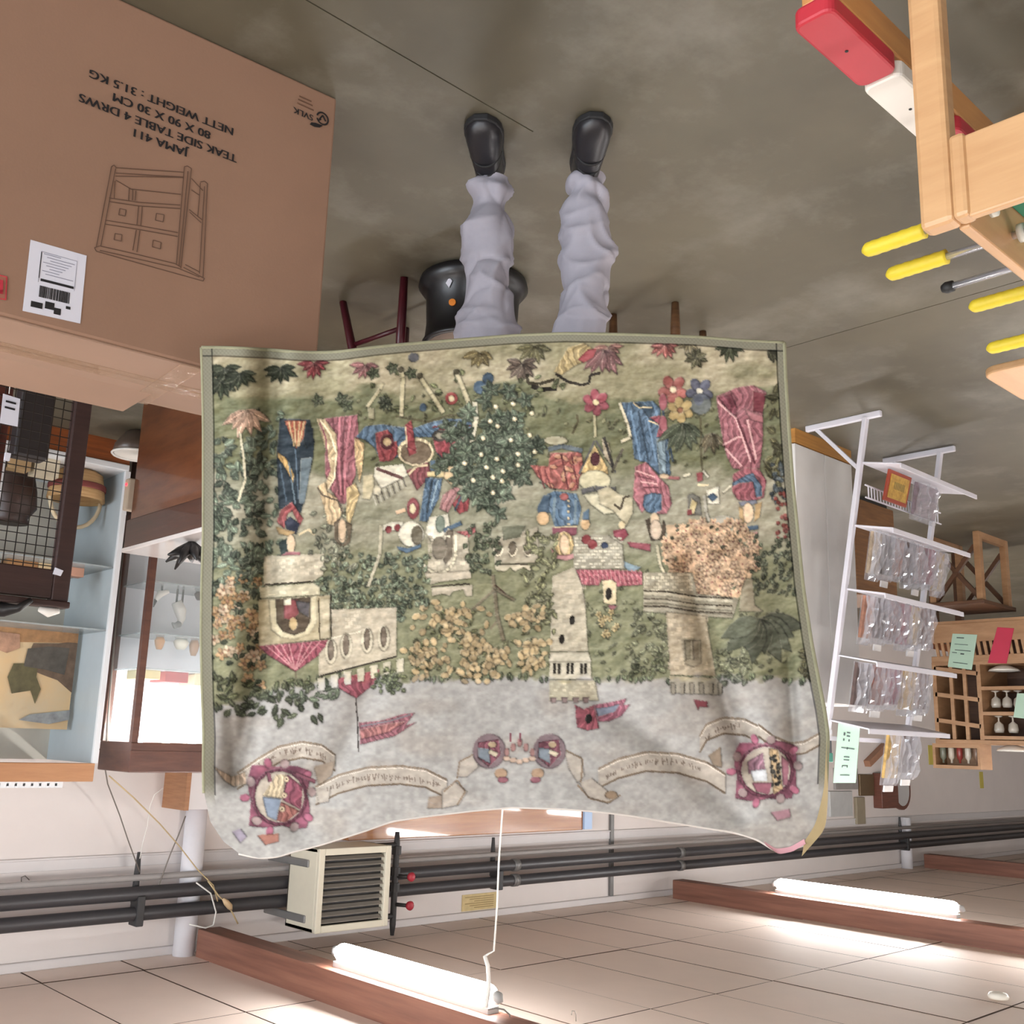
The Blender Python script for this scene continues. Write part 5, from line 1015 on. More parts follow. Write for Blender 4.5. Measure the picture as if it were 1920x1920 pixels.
for k in range(4):
    x1 = -1.497-k*.256; M_ = M_padr if k % 2 == 0 else M_padw
    o = MB(); n = 6; pts = []
    for cx_, cy_, a0 in ((x1-.02, yb-.02, 0), (x1-.24+.02-.012, yb-.02, 1), (x1-.24+.02-.012, ya+.02, 2), (x1-.02, ya+.02, 3)):
        for j in range(n): th = (a0+j/(n-1))*math.pi/2; pts.append((cx_+.02*math.cos(th), cy_+.02*math.sin(th), zb-.038))
    o.prism(pts, (0, 0, .038)).build('pad', M_, t, bevel=.006, label='red pad' if k % 2 == 0 else 'white pad')
    MB().lathe([(.0035, 0), (.0035, .0012), (.001, .0014)], (x1-.126, (ya+yb)/2, zb), 8).build('screw_hole', M_rub, t)
# ------------------------------------------------------------------ pale wooden stool whose rounded corner reaches into the frame
c = PZ(1838, 704, .46); t = empty('wooden_stool', (c[0]-.16, c[1]-.17, 0), 'pale wooden stool with a rounded seat beyond the football table', 'stool')
pts = []
for cx_, cy_, a0 in ((c[0]-.05, c[1]-.05, 0), (c[0]-.30, c[1]-.05, 1), (c[0]-.30, c[1]-.30, 2), (c[0]-.05, c[1]-.30, 3)):
    for j in range(6): th = (a0+j/5)*math.pi/2; pts.append((cx_+.05*math.cos(th), cy_+.05*math.sin(th), .435))
MB().prism(pts, (0, 0, .025)).build('seat', M_beechx, t, bevel=.006)
for dx in (-.2, -.29):
    for dy in (-.12, -.29): MB().bar((c[0]+dx, c[1]+dy, .436), (c[0]+dx*1.05, c[1]+dy*1.05, 0), .034).build('leg', M_beech, t, bevel=.004)

# ------------------------------------------------------------------ furniture on the floor behind the person
M_tub = mat('tub_black', (19, 18, 20), .35, var=.1)
f_ = PZ(885, 484, 0); tcx = f_+HF*.185; tcx[2] = 0
t = empty('black_tub', tcx, 'black plastic tub with a flared foot standing behind the person', 'tub')
MB().lathe([(.17, 0), (.19, .006), (.195, .03), (.18, .05), (.165, .065), (.160, .17), (.165, .235), (.172, .24), (.172, .252), (.155, .252), (.15, .24)], tcx, 36).build('shell', M_tub, t, smooth=True)
MB().lathe([(.15, .236), (.15, .244), (.01, .244)], tcx, 32).build('lid', mat('lid_brown', (92, 74, 60), .5, var=.1), t)
def tubpt(x, y, r=.166):
    d = ray(x, y); o_ = CAM-tcx; a = d[0]**2+d[1]**2; b_ = 2*(o_[0]*d[0]+o_[1]*d[1]); c_ = o_[0]**2+o_[1]**2-r*r; s = (-b_-math.sqrt(b_*b_-4*a*c_))/2/a; return CAM+d*s
q = [tubpt(x, y) for x, y in ((836, 531), (842, 521), (848, 527), (842, 540))]; MB().prism(q, -HF*.003).build('sticker', M_paper, t)
p = tubpt(848, 567); Mq = Matrix.Translation([float(v) for v in p])@Matrix.Rotation(yaw, 4, 'Z')@Matrix.Rotation(math.pi/2, 4, 'X')
MB().lathe([(.012, -.002), (.012, .004), (.002, .005)], (0, 0, 0), 14, Mq).build('orange_dot', mat('dot_orange', (214, 128, 44), .5, var=0), t)
M_dred = mat('paint_darkred', (68, 16, 26), .35, var=.1); M_seat = mat('seat_black', (22, 18, 20), .5, var=.1)
A, Bq = PZ(758, 520, 0), PZ(643, 566, 0)
dv = (Bq-A); dv /= np.linalg.norm(dv); nv = np.array([-dv[1], dv[0], 0]); nv = nv if nv@HF > 0 else -nv
L_ = np.linalg.norm(Bq-A); sc = (A+Bq)/2+nv*.16; sc[2] = 0
t = empty('red_stool', sc, 'dark red wooden stool with a round black seat beside the black tub', 'stool')
for (u, v) in ((-1, -1), (1, -1), (1, 1), (-1, 1)):
    ft = sc+dv*u*L_/2+nv*v*.16; tp = sc+dv*u*.10+nv*v*.10+np.array([0, 0, .36])
    MB().tube([ft, ft*.5+tp*.5, tp], [.014, .017, .016], 10).build('leg', M_dred, t, smooth=True)
for v in (-1, 1): MB().tube([sc+dv*-.125+nv*v*.125+np.array([0, 0, .17]), sc+dv*.125+nv*v*.125+np.array([0, 0, .17])], .009, 8).build('stretcher', M_dred, t, smooth=True)
MB().lathe([(.10, .345), (.17, .35), (.18, .37), (.175, .395), (.15, .405), (.01, .408)], sc, 32).build('seat', M_seat, t, smooth=True)
A, Bq = PZ(1266, 568, 0), PZ(1150, 590, 0)
t = empty('low_table', (A+Bq)/2+HF*.15, 'small wooden table with dark brown legs behind the person', 'table')
M_wal = wood('walnut', (112, 80, 52), (78, 52, 34), .4)
dv = Bq-A; L_ = np.linalg.norm(dv); dv /= L_; nv = np.array([-dv[1], dv[0], 0]); nv = nv if nv@HF > 0 else -nv
for u in (.0, 1.):
    for v in (0, .3):
        ft = A+dv*L_*u+nv*v; MB().tube([ft, ft+np.array([0, 0, .1]), ft+np.array([0, 0, .46])], [.014, .018, .024], 10).build('leg', M_wal, t, smooth=True)
c0 = A-dv*.04-nv*.04; c1_ = dv*(L_+.08); c2_ = nv*.38
MB().prism([c0+np.array([0, 0, .46]), c0+c1_+np.array([0, 0, .46]), c0+c1_+c2_+np.array([0, 0, .46]), c0+c2_+np.array([0, 0, .46])], (0, 0, .03)).build('top', M_wal, t, bevel=.004)
MB().bar(A+np.array([0, 0, .4]), A+dv*L_+np.array([0, 0, .4]), .02, .06, side=nv).build('apron', M_wal, t)
MB().bar(A+nv*.3+np.array([0, 0, .4]), A+nv*.3+dv*L_+np.array([0, 0, .4]), .02, .06, side=nv).build('apron', M_wal, t)
# ------------------------------------------------------------------ white wire rack with wrapped packs
M_wire = mat('rack_white', (214, 212, 220), .4, var=.02)
X1, X2 = -4.48, -5.27
def post(x, z): return np.array([x, 2.335+.178*z, z])
t = empty('display_rack', ((X1+X2)/2, 2.45, 0), 'white metal display rack with sloping shelves of cellophane packs', 'rack')
for x in (X1, X2):
    MB().bar((x, 2.26, .015), (x, 2.66, .015), .024, .03, side=(1, 0, 0)).build('foot', M_wire, t, bevel=.004)
    MB().bar(post(x, .02), post(x, 1.56), .032, .022, side=(1, 0, 0)).build('upright', M_wire, t, bevel=.003)
    MB().bar((x, 2.60, .03), post(x, .27), .018, .018, side=(1, 0, 0)).build('brace', M_wire, t)
MB().bar((X1+.07, 2.80, .0), (X1+.07, 2.60, 1.50), .018, .018, side=(1, 0, 0)).build('rear_leg', M_wire, t)
MB().bar((X1+.08, 2.60, 1.50), (X1-.01, 2.59, 1.50), .018, .018).build('hinge', M_wire, t)
MB().bar((X1+.01, 2.608, 1.53), (X2-.01, 2.608, 1.53), .02, .02).build('cross_bar', M_wire, t)
SH = [.24, .54, .84, 1.15, 1.45]
for k, z in enumerate(SH):
    b0 = post(X1, z); b1 = post(X2, z); fr = np.array([0, -.20, .04])
    mb = MB(); th = np.array([0, 0, -.008])
    mb.hexa([b0+fr+th, b1+fr+th, b1+th, b0+th][::-1], [b0+fr, b1+fr, b1, b0][::-1])
    sh = mb.build('shelf', M_wire, t, bevel=.002)
    MB().bar(b0+fr+np.array([.0, 0, .006]), b1+fr+np.array([-.03, 0, .006]), .006, .022).build('lip', M_wire, sh)
    if k == 0:
        mb = MB()
        for q in range(26):
            x = X1-.03-.029*q; mb.bar((x, b0[1]-.02, z+.11), (x, b0[1]-.02, z+.17), .007, .004)
        mb.bar((X1, b0[1]-.02, z+.17), (X2, b0[1]-.02, z+.17), .006, .006); mb.bar((X1, b0[1]-.02, z+.11), (X2, b0[1]-.02, z+.11), .006, .006)
        mb.build('wire_guard', M_wire, sh)
M_cello = mat('cellophane', (196, 196, 202), .05, var=0, alpha=.32, spec=1., coat=.8)
CONT = [(150, 96, 82), (118, 84, 72), (172, 120, 96), (150, 72, 84), (186, 166, 140), (96, 76, 70), (196, 160, 90), (128, 120, 116)]
CNAME = ['brick red', 'dark brown', 'salmon', 'wine red', 'beige', 'umber', 'golden', 'grey']
def pack(x0, wd, z, ht, yb, seed, label, group, rgb, lean=.178, tip=True):
    r = random.Random(seed); c = (x0-wd/2, yb, z)
    t = empty('wrapped_pack', c, label, 'package', group)
    M = Matrix.Translation((x0-wd/2, yb, z))@Matrix.Rotation(-lean, 4, 'X')
    mc = mat('pack_card_%d' % (sum(rgb)), rgb, .6, rgb2=tuple(int(v*.7) for v in rgb), scale=30)
    MB().box((-wd*.44, -.006, .004), (wd*.44, .008, ht*.86), M).build('printed_card', mc, t)
    NX, NZ = 17, 14; rows = []
    for j in range(NZ):
        v = j/(NZ-1); row = []
        for i in range(NX):
            u = i/(NX-1)*2-1
            d = -.012-.016*math.cos(u*1.5)*math.sin(math.pi*min(1, max(.02, v)))+.013*math.sin(u*9+v*3+seed)+.006*math.sin(u*5-v*13+seed*2)+.009*math.sin(u*17+v*2+seed*3)+r.uniform(-.0025, .0025)
            if v > .93: d = -.006+r.uniform(-.003, .003)
            d = min(d, -.0075)
            row.append(tuple(M@Vector((u*wd/2+r.uniform(-.003, .003), d, v*ht))))
        rows.append(row)
    MB().grid(np.array(rows)).build('cellophane', M_cello, t)
    MB().box((-wd*.48, .009, 0), (wd*.48, .0105, ht), M).build('backing', M_cello, t)
    if tip: MB().box((-wd*.3, -.004, ht), (wd*.3, .004, ht+.03), M).build('header_card', mat('header_white', (220, 216, 214), .5, var=.05), t)
nth = ['lowest', 'second', 'third', 'fourth', 'top']; sd = 0
for k, specs in enumerate(([], [(.11, 8)]*7, [(.115, 8)]*6, [(.15, 8)]*5, [])):
    z = SH[k]+.022
    x = X1-.03
    for q, (wd, _) in enumerate(specs):
        sd += 1; pack(x, wd-.004, z+.004, .235-.012*(q % 3), post(0, z)[1]-.085-.006*(q % 2), sd, 'clear cellophane pack with %s card on the %s shelf of the white rack' % (CNAME[(sd*3+k) % 8], nth[k]), 'packs on the %s rack shelf' % nth[k], CONT[(sd*3+k) % 8], tip=(q % 3 == 1))
        x -= wd
pack(X1-.36, .26, SH[0]+.03, .19, post(0, .27)[1]-.10, 77, 'crumpled clear bag lying on the lowest shelf of the white rack', 'bags on the white rack', (150, 132, 138), tip=False)
for q, xx_ in enumerate((X1-.46, X1-.63)):
    pack(xx_, .15, SH[4]+.03, .27-.03*q, post(0, 1.48)[1]-.06, 90+q, 'shiny wrapped pack with %s card on the top shelf of the white rack' % ('golden', 'umber')[q], 'packs on the top rack shelf', CONT[6-q])
# framed golden picture on the lowest shelf
fz0 = SH[0]+.035; fy = post(0, .28)[1]-.12; t = empty('framed_picture', (X1-.16, fy, fz0), 'small golden framed picture in plastic on the lowest rack shelf', 'picture')
M = Matrix.Translation((X1-.17, fy, fz0))@Matrix.Rotation(-.25, 4, 'X')
MB().box((-.11, -.006, 0), (.11, .006, .15), M).build('frame', mat('frame_red', (142, 56, 34), .4, var=.1), t, bevel=.002)
MB().box((-.09, -.009, .018), (.09, -.004, .132), M).build('picture', mat('picture_gold', (196, 160, 74), .35, rgb2=(150, 112, 46), scale=40), t)
mb = MB(); 
for q in range(7): mb.box((-.05+.015*q, -.0095, .05), (-.042+.015*q, -.0085, .085), M)
mb.build('columns', mat('picture_olive', (112, 100, 50), .5, var=0), t)
# big green price card above the rack
M_green = mat('card_green', (172, 200, 180), .6, var=.03); M_mark = mat('card_ink', (74, 84, 82), .7, var=0)
def card(name, X, q, m, label, marks=()):
    P = [PX(x, y, X) for x, y in q]; t = empty(name, P[0], label, 'price card')
    MB().prism(P, (-.004, 0, 0)).build('card', m, t)
    mb = MB()
    for (u0, v0, u1, v1) in marks:
        def w_(u, v): return (P[0]*(1-u)+P[1]*u)*(1-v)+(P[3]*(1-u)+P[2]*u)*v+np.array([.003, 0, 0])
        mb.prism([w_(u0, v0), w_(u1, v0), w_(u1, v1), w_(u0, v1)], (-.001, 0, 0))
    if marks: mb.build('handwriting', M_mark, t)
    return t
card('price_card', -4.50, ((1572, 1354), (1612, 1363), (1604, 1468), (1562, 1468)), M_green, 'tall pale green price card standing on top of the white rack',
     [(.3, .15, .38, .2), (.45, .13, .6, .15), (.45, .19, .6, .21), (.3, .25, .36, .29), (.55, .25, .6, .29), (.25, .40, .85, .415), (.5, .39, .54, .43), (.4, .55, .65, .565), (.4, .6, .65, .615), (.35, .70, .6, .715), (.35, .70, .38, .74), (.57, .70, .6, .74), (.3, .86, .72, .875)])
lines = [(.2, .1, .5, .13), (.2, .47, .85, .49), (.1, .55, .3, .57), (.45, .56, .6, .6), (.15, .3, .7, .315), (.2, .84, .8, .86)]
# ------------------------------------------------------------------ white cabinet on a wooden plinth, boxes stacked behind
t = empty('white_cabinet', (-4.74, 2.95, 0), 'plain white cabinet on a low wooden plinth behind the white rack', 'cabinet')
box((-5.02, 2.734, .075), (-4.455, 3.2, 1.36)).build('body', mat('laminate_white', (222, 220, 216), .5, var=.03), t, bevel=.004)
box((-5.015, 2.712, 0), (-4.46, 3.19, .075)).build('plinth', wood('plinth_oak', (190, 138, 70), (160, 110, 52)), t)
box((-5.018, 2.714, .08), (-4.742, 2.734, 1.357)).build('door', MATS['laminate_white'], t, bevel=.003)
box((-4.738, 2.714, .08), (-4.457, 2.734, 1.357)).build('door', MATS['laminate_white'], t, bevel=.003)
A = PZ(1608, 925, 0); Bq = PZ(1682, 948, 0)
t = empty('brown_chest', (A+Bq)/2, 'plain brown wooden chest standing behind the white rack', 'chest')
M_brown = wood('brown_wood', (128, 90, 54), (98, 66, 40), .5)
box((Bq[0], A[1], .03), (A[0]+.05, A[1]+.4, .62)).build('body', M_brown, t, bevel=.005)
box((Bq[0]-.02, A[1]-.02, .62), (A[0]+.07, A[1]+.42, .65)).build('lid', M_brown, t, bevel=.005)
box((Bq[0]+.03, A[1]+.03, 0), (A[0]+.02, A[1]+.37, .03)).build('plinth', M_dark, t)
sx0 = PY(1505, 1200, 3.7)[0]; sx1 = PY(1566, 1200, 3.7)[0]
t = empty('media_shelf', ((sx0+sx1)/2, 3.9, 0), 'dark low shelf unit behind the white cabinet carrying stacked boxes', 'shelf')
box((sx1, 3.7, 0), (sx0, 4.05, .76)).build('body', mat('shelf_dark', (86, 78, 72), .6, var=.05), t, bevel=.004)
box((sx1-.02, 3.68, .76), (sx0+.02, 4.07, .785)).build('top', mat('shelf_dark', (86, 78, 72)), t)
z = .785
for k, (h_, c_, nm) in enumerate(((.14, (206, 204, 210), 'white'), (.2, (48, 44, 52), 'black'), (.10, (228, 228, 234), 'bright white'), (.07, (176, 172, 178), 'light grey'), (.06, (206, 204, 208), 'pale grey'), (.09, (70, 60, 66), 'charcoal'), (.06, (228, 228, 230), 'thin white'), (.09, (72, 78, 84), 'slate grey'), (.06, (60, 150, 130), 'teal'))):
    o = box((sx1+.03+.01*(k % 2), 3.73, z), (sx0-.03+.008*(k % 3), 4.0, z+h_)).build('media_box', mat('mbox%d' % k, c_, .5, var=.05), bevel=.004); z += h_
    tag(o, '%s flat box in the stack on the dark low shelf' % nm, 'box', 'boxes stacked on the dark shelf')
# ------------------------------------------------------------------ wooden hutch with glasses, lattice and price cards
M_oak = wood('hutch_oak', (174, 136, 100), (148, 110, 76), .5, stretch=(3, 3, 14)); M_oakd = wood('hutch_dark', (104, 72, 50), (80, 54, 38), .55)
HX, H0, H1 = -7.74, 2.45, 3.60
t = empty('wooden_hutch', (HX-.25, (H0+H1)/2, 0), 'wooden hutch with slatted gallery, glass shelves and lattice beyond the white rack', 'cabinet')
for y in (H0+.03, H1-.03):
    for x in (HX-.03, HX-.47): box((x-.025, y-.025, 0), (x+.025, y+.025, .6)).build('leg', M_oakd, t)
box((HX-.5, H0, .6), (HX, H1, .62)).build('worktop', M_oak, t)
box((HX-.02, H0, .62), (HX, H1, .76)).build('front_board', M_oak, t, bevel=.004)
for q in range(int((H1-H0)/.045)):
    y = H0+.02+.045*q; MB().bar((HX-.01, y+.01, .755), (HX-.01, y-.005, .865), .012, .022, side=(1, 0, 0)).build('slat', M_oak, t)
box((HX-.02, H0, .86), (HX, H1, .905)).build('rail', M_oak, t, bevel=.004)
box((HX-.5, H0, .905), (HX, H1, .93)).build('shelf', M_oak, t)
box((HX-.5, H0, .62), (HX-.48, H1, 1.5)).build('back_panel', M_oakd, t)
for z in (1.09, 1.27, 1.44): box((HX-.48, H0, z), (HX, 3.24, z+.025)).build('shelf', M_oak, t)
for y in (H0, 3.24, H1-.03): box((HX-.48, y, .93), (HX, y+.03, 1.5)).build('upright', M_oak, t)
box((HX-.5, H0, 1.47), (HX+.01, H1, 1.5)).build('top', M_oak, t, bevel=.004)
for q in range(3):
    z = .95+.19*q; MB().bar((HX-.01, 3.26, z+.045), (HX-.01, 3.585, z), .02, .03, side=(1, 0, 0)).build('lattice_bar', M_oak, t)
for y in (3.36, 3.46): MB().bar((HX-.012, y, .94), (HX-.012, y, 1.47), .02, .026, side=(1, 0, 0)).build('lattice_bar', M_oak, t)
M_gl = mat('glassware', (222, 214, 200), .05, var=0, alpha=.55, spec=1.); M_wht = mat('crockery', (226, 222, 212), .2, var=.03, coat=.5)
gi = 0
for z, items in ((1.115, (3.19, 3.11, 3.03, 2.95, 2.87)), (1.295, (3.18, 3.08, 2.97, 2.86))):
    for y in items:
        gi += 1
        o = MB().lathe([(.028, 0), (.03, .004), (.006, .012), (.006, .04), (.03, .06), (.036, .1), (.03, .12), (.028, .12), (.03, .1), (.01, .06)], (HX-.12, y, z), 14).build('drinking_glass', M_gl, smooth=True)
        tag(o, 'small stemmed glass on the %s open shelf of the hutch' % ('lower' if z < 1.2 else 'upper'), 'glass', 'glasses in the hutch')
for k, (y, z) in enumerate(((3.12, .93), (2.86, .93), (3.1, 1.5), (2.85, 1.5))):
    o = MB().lathe([(.03, 0), (.05, .005), (.1, .03), (.11, .045), (.1, .04), (.04, .012)], (HX-.13, y, z), 20).build('bowl', M_wht, smooth=True)
    tag(o, ['shallow white bowl beside the lattice on the hutch shelf', 'shallow white bowl behind the red card on the hutch', 'white dish on top of the hutch near the small crate', 'white dish on top of the hutch at its open end'][k], 'bowl')
t = empty('small_crate', (HX-.1, 3.45, 1.5), 'small wooden crate with bottles on top of the hutch', 'crate')
for a, b in (((HX-.2, 3.28, 1.5), (HX, 3.30, 1.68)), ((HX-.2, 3.61, 1.5), (HX, 3.63, 1.68)), ((HX-.2, 3.30, 1.5), (HX, 3.61, 1.53)), ((HX-.2, 3.30, 1.655), (HX, 3.61, 1.68)), ((HX-.2, 3.30, 1.53), (HX-.19, 3.61, 1.655))): box(a, b).build('board', M_oak, t)
for q in range(5):
    c_ = [(120, 96, 80), (190, 182, 168), (130, 50, 44), (186, 176, 160), (110, 112, 96)][q]
    o = MB().lathe([(.02, 0), (.022, .005), (.022, .07), (.008, .09), (.008, .11)], (HX-.06, 3.33+.062*q, 1.53), 12).build('small_bottle', mat('bottle%d' % q, c_, .3, var=0), smooth=True)
    tag(o, '%s small bottle in the crate on top of the hutch' % ['brown', 'cream', 'dark red', 'ivory', 'olive'][q], 'bottle', 'bottles in the small crate')
card('price_card', HX+.004, ((1786, 1188), (1832, 1190), (1822, 1256), (1777, 1250)), M_green, 'pale green price card hung on the slats of the hutch', lines)
card('price_card', HX+.004, ((1870, 1176), (1901, 1178), (1887, 1244), (1852, 1243)), mat('card_red', (186, 46, 74), .6, var=.03), 'bright red price card hung on the slats of the hutch')
card('price_card', HX+.004, ((1907, 1300), (1935, 1300), (1928, 1348), (1900, 1345)), M_green, 'pale green price card on the glass shelves of the hutch')
# trestle stool below the hutch front
A = PZ(1836, 998, 0); t = empty('trestle_base', (A[0]-.3, A[1]+.15, 0), 'light wooden trestle stand with crossed braces in front of the hutch', 'stand')
y0, y1, x0, x1 = A[1], A[1]+.34, A[0]-.42, A[0]+.04
for x in (x0, x1):
    for y in (y0, y1): box((x-.028, y-.022, 0), (x+.028, y+.022, .5)).build('leg', M_oak, t, bevel=.003)
for y in (y0, y1): box((x0, y-.018, .0), (x1, y+.018, .05)).build('floor_rail', M_oak, t)
for x in (x0, x1):
    MB().bar((x, y0+.02, .1), (x, y1-.02, .48), .03, .03, side=(1, 0, 0)).build('cross_brace', M_oakd, t); MB().bar((x-.03, y0+.02, .48), (x-.03, y1-.02, .1), .03, .03, side=(1, 0, 0)).build('cross_brace', M_oakd, t)
box((x0-.05, y0-.04, .5), (x1+.05, y1+.04, .53)).build('top', M_oakd, t, bevel=.004)
# ------------------------------------------------------------------ things on the far wall
def onwall(name, q, dep, m, label, cat, Y=WALL):
    A = PY(q[0], q[1], Y-dep); Bq = PY(q[2], q[3], Y-dep); o = box((A[0], Y-dep, A[2]), (Bq[0], Y, Bq[2])).build(name, m, bevel=.006); tag(o, label, cat); return o
M_ys = mat('paper_yellow', (206, 190, 92), .7, var=.05)
onwall('paper_strip', (1740, 1397, 1754, 1434), .004, M_ys, 'yellow paper strip on the white wall level with the small crate', 'paper')
onwall('paper_strip', (1836, 1447, 1845, 1478), .004, M_ys, 'narrow yellow paper strip alone on the bare white wall', 'paper')
onwall('wall_box', (1652, 1450, 1686, 1515), .12, wood('redbrown', (120, 72, 56), (92, 54, 42)), 'red-brown wooden box cabinet on the wall above the white rack', 'cabinet')
A = PY(1706, 1440, 6.6); t = empty('wall_mirror', (A[0], 6.66, A[2]), 'tall narrow mirror with rounded top on the wall beside the red-brown box', 'mirror')
x0, x1 = PY(1690, 1500, 6.6)[0], PY(1722, 1500, 6.6)[0]; z0, z1 = PY(1706, 1440, 6.6)[2], PY(1706, 1520, 6.6)[2]
def arch(w0, e, y): cx_ = (x0+x1)/2; r = abs(x1-x0)/2-e; return [(cx_-r, y, z0+e), (cx_+r, y, z0+e)]+[(cx_+r*math.cos(a), y, z1-abs(x1-x0)/2+r*math.sin(a)) for a in np.linspace(0, math.pi, 12)]
MB().prism(arch(0, 0, WALL-.04), (0, .04, 0)).build('frame', wood('redbrown', (120, 72, 56), (92, 54, 42)), t); MB().prism(arch(0, .05, WALL-.046), (0, .01, 0)).build('mirror_glass', mat('mirror', (210, 212, 212), .05, 1, var=0), t)
for k, (q, m_, lab) in enumerate((((1612, 1452, 1640, 1492), mat('frame_bronze', (112, 92, 66), .4, .4, var=.1), 'small bronze picture frame on the wall above the white rack'), ((1566, 1440, 1610, 1480), mat('panel_grey', (150, 146, 142), .5, var=.1), 'grey panel on the wall behind the green price card'), ((1556, 1484, 1600, 1530), mat('panel_pale', (190, 190, 188), .5, var=.08), 'pale grey panel on the wall below the black pipes'), ((1606, 1495, 1624, 1545), mat('strip_wood', (150, 138, 116), .5, var=.1), 'narrow pale wooden strip on the wall below the pipes'))):
    onwall('wall_panel', q, .03+.004*k, m_, lab, 'panel')
for k, (a, b, m_, lab) in enumerate((((1626, 1432), (1668, 1390), (162, 118, 92), 'long brown plank fixed slanting on the wall above the rack'),)):
    o = MB().bar(PY(*a, 6.70), PY(*b, 6.70), .08, .08, side=(0, 1, 0)).build('slanting_plank', mat('plank%d' % k, m_, .5, var=.1)); tag(o, lab, 'plank')
# ------------------------------------------------------------------ lit display case
M_frame = wood('case_brown', (104, 68, 54), (80, 50, 42), .4, stretch=(4, 4, 20)); M_glass = glassmat('case_glass'); M_whitep = mat('case_white', (232, 234, 240), .5, var=0)
x1, x0, y0, y1, H = -2.46, -3.30, 5.60, 6.02, 1.815
t = empty('display_case', ((x0+x1)/2, (y0+y1)/2, 0), 'tall brown framed glass display case with lit interior against the wall', 'display case')
box((x0, y0, 0), (x1, y1, .34)).build('base', M_frame, t, bevel=.004)
box((x0, y0, 1.655), (x1, y1, H)).build('canopy', M_frame, t, bevel=.006)
box((x0-.002, y0-.004, 1.70), (x1+.004, y1, 1.708)).build('bead', M_frame, t)
for x in (x0+.018, x1-.018):
    for y in (y0+.018, y1-.018): box((x-.018, y-.018, .34), (x+.018, y+.018, 1.655)).build('post', M_frame, t)
box((x0+.03, y1-.02, .34), (x1-.03, y1-.008, 1.655)).build('back_panel', M_whitep, t)
box((x0+.036, y0+.008, .34), (x1-.036, y0+.013, 1.655)).build('glass_front', M_glass, t)
box((x1-.013, y0+.036, .34), (x1-.008, y1-.036, 1.655)).build('glass_side', M_glass, t)
box((x0+.008, y0+.036, .34), (x0+.013, y1-.036, 1.655)).build('glass_side', M_glass, t)
M_gedge = mat('glass_shelf', (196, 206, 208), .05, var=0, alpha=.5, spec=.8)
for z in (.765, 1.055, 1.25): box((x0+.02, y0+.03, z), (x1-.02, y1-.03, z+.008)).build('glass_shelf', M_gedge, t)
M_bulb = mat('bulb_glow', (255, 252, 244), .4, var=0, emit=60)
for q in range(5):
    bx = x1-.10-.16*q; MB().lathe([(.022, 0), (.024, -.012), (.016, -.022), (.003, -.026)], (bx, y0+.14, 1.655), 12).build('spot_bulb', M_bulb, t, smooth=True)
    if q in (0, 2, 4):
        ld = bpy.data.lights.new('case_light', 'POINT'); ld.energy = CASE_W; ld.shadow_soft_size = .03; lo = bpy.data.objects.new('case_light', ld); COL.objects.link(lo); lo.parent = t; lo.location = Vector((bx, y0+.14, 1.60))-Vector([float(v) for v in ORI[t.name]])
cbl = MB().tube([PX(x, y, x1+.012) for x, y in ((232, 1015), (222, 1120), (214, 1210), (206, 1300), (200, 1390))], .006, 6).build('cable', MATS['cable_grey'], t, smooth=True)
# figurines inside
M_blk = mat('figure_black', (28, 26, 26), .4, var=.1); M_wfig = mat('figure_white', (222, 218, 210), .35, var=.05)
P = PY(340, 1100, 5.78); t = empty('bird_figurine', (P[0], 5.78, .773), 'white and grey bird figurine on the middle glass shelf of the display case', 'figurine')
MB().tube([(P[0]+.02, 5.78, .85), (P[0]-.01, 5.78, .9), (P[0]-.02, 5.78, .95), (P[0]-.01, 5.78, .985)], [.03, .036, .022, .012], 10).build('body', M_wfig, t, smooth=True)
MB().tube([(P[0]-.01, 5.78, .975), (P[0]+.02, 5.77, .99), (P[0]+.045, 5.76, .975)], [.02, .018, .004], 10).build('head', mat('figure_grey', (150, 152, 150), .4, var=.1), t, smooth=True)
for d in (-.015, .02): MB().tube([(P[0]+d, 5.78, .773), (P[0]+d, 5.78, .86)], .006, 6).build('leg', M_blk, t)
P = PY(300, 1110, 5.74); t = empty('small_bird_figurine', (P[0], 5.74, .773), 'small white bird figurine with dark beak beside the larger bird', 'figurine')
MB().tube([(P[0]-.05, 5.74, .80), (P[0], 5.74, .82), (P[0]+.02, 5.74, .86)], [.012, .022, .012], 8).build('body', M_wfig, t, smooth=True); MB().tube([(P[0]+.02, 5.74, .855), (P[0]+.03, 5.74, .9)], [.012, .003], 8).build('beak', M_blk, t, smooth=True); MB().tube([(P[0]-.01, 5.74, .773), (P[0]-.01, 5.74, .805)], .006, 6).build('leg', M_blk, t)
for k, (px, z, c_, r_, h_, lab) in enumerate(((372, .773, (60, 40, 34), .035, .05, 'dark brown little pot on the middle glass shelf of the display case'), (305, 1.063, (206, 150, 96), .03, .07, 'small orange ornament on the upper glass shelf of the display case'), (345, 1.063, (228, 222, 206), .045, .06, 'white porcelain dish on the upper glass shelf of the display case'), (370, 1.063, (190, 150, 120), .03, .09, 'tan ornament on the upper glass shelf of the display case'))):
    P = PY(px, 1150, 5.78); o = MB().lathe([(r_*.7, 0), (r_, h_*.3), (r_*.8, h_*.7), (r_*.5, h_), (r_*.3, h_)], (P[0], 5.78, z), 14).build('ornament', mat('orn%d' % k, c_, .35, var=.1), smooth=True); tag(o, lab, 'ornament')
for k, (a, b, c_, lab) in enumerate(((-2.52, -2.63, (196, 178, 130), 'cream storage box'), (-2.66, -2.80, (150, 60, 62), 'dull red storage box'), (-2.84, -2.98, (190, 180, 150), 'pale storage box'))):
    o = box((b, 5.70, 1.258), (a, 5.9, 1.258+.05+.01*k)).build('gift_box', mat('gift%d' % k, c_, .5, var=.1), bevel=.003); tag(o, lab+' on the top glass shelf of the display case', 'box')
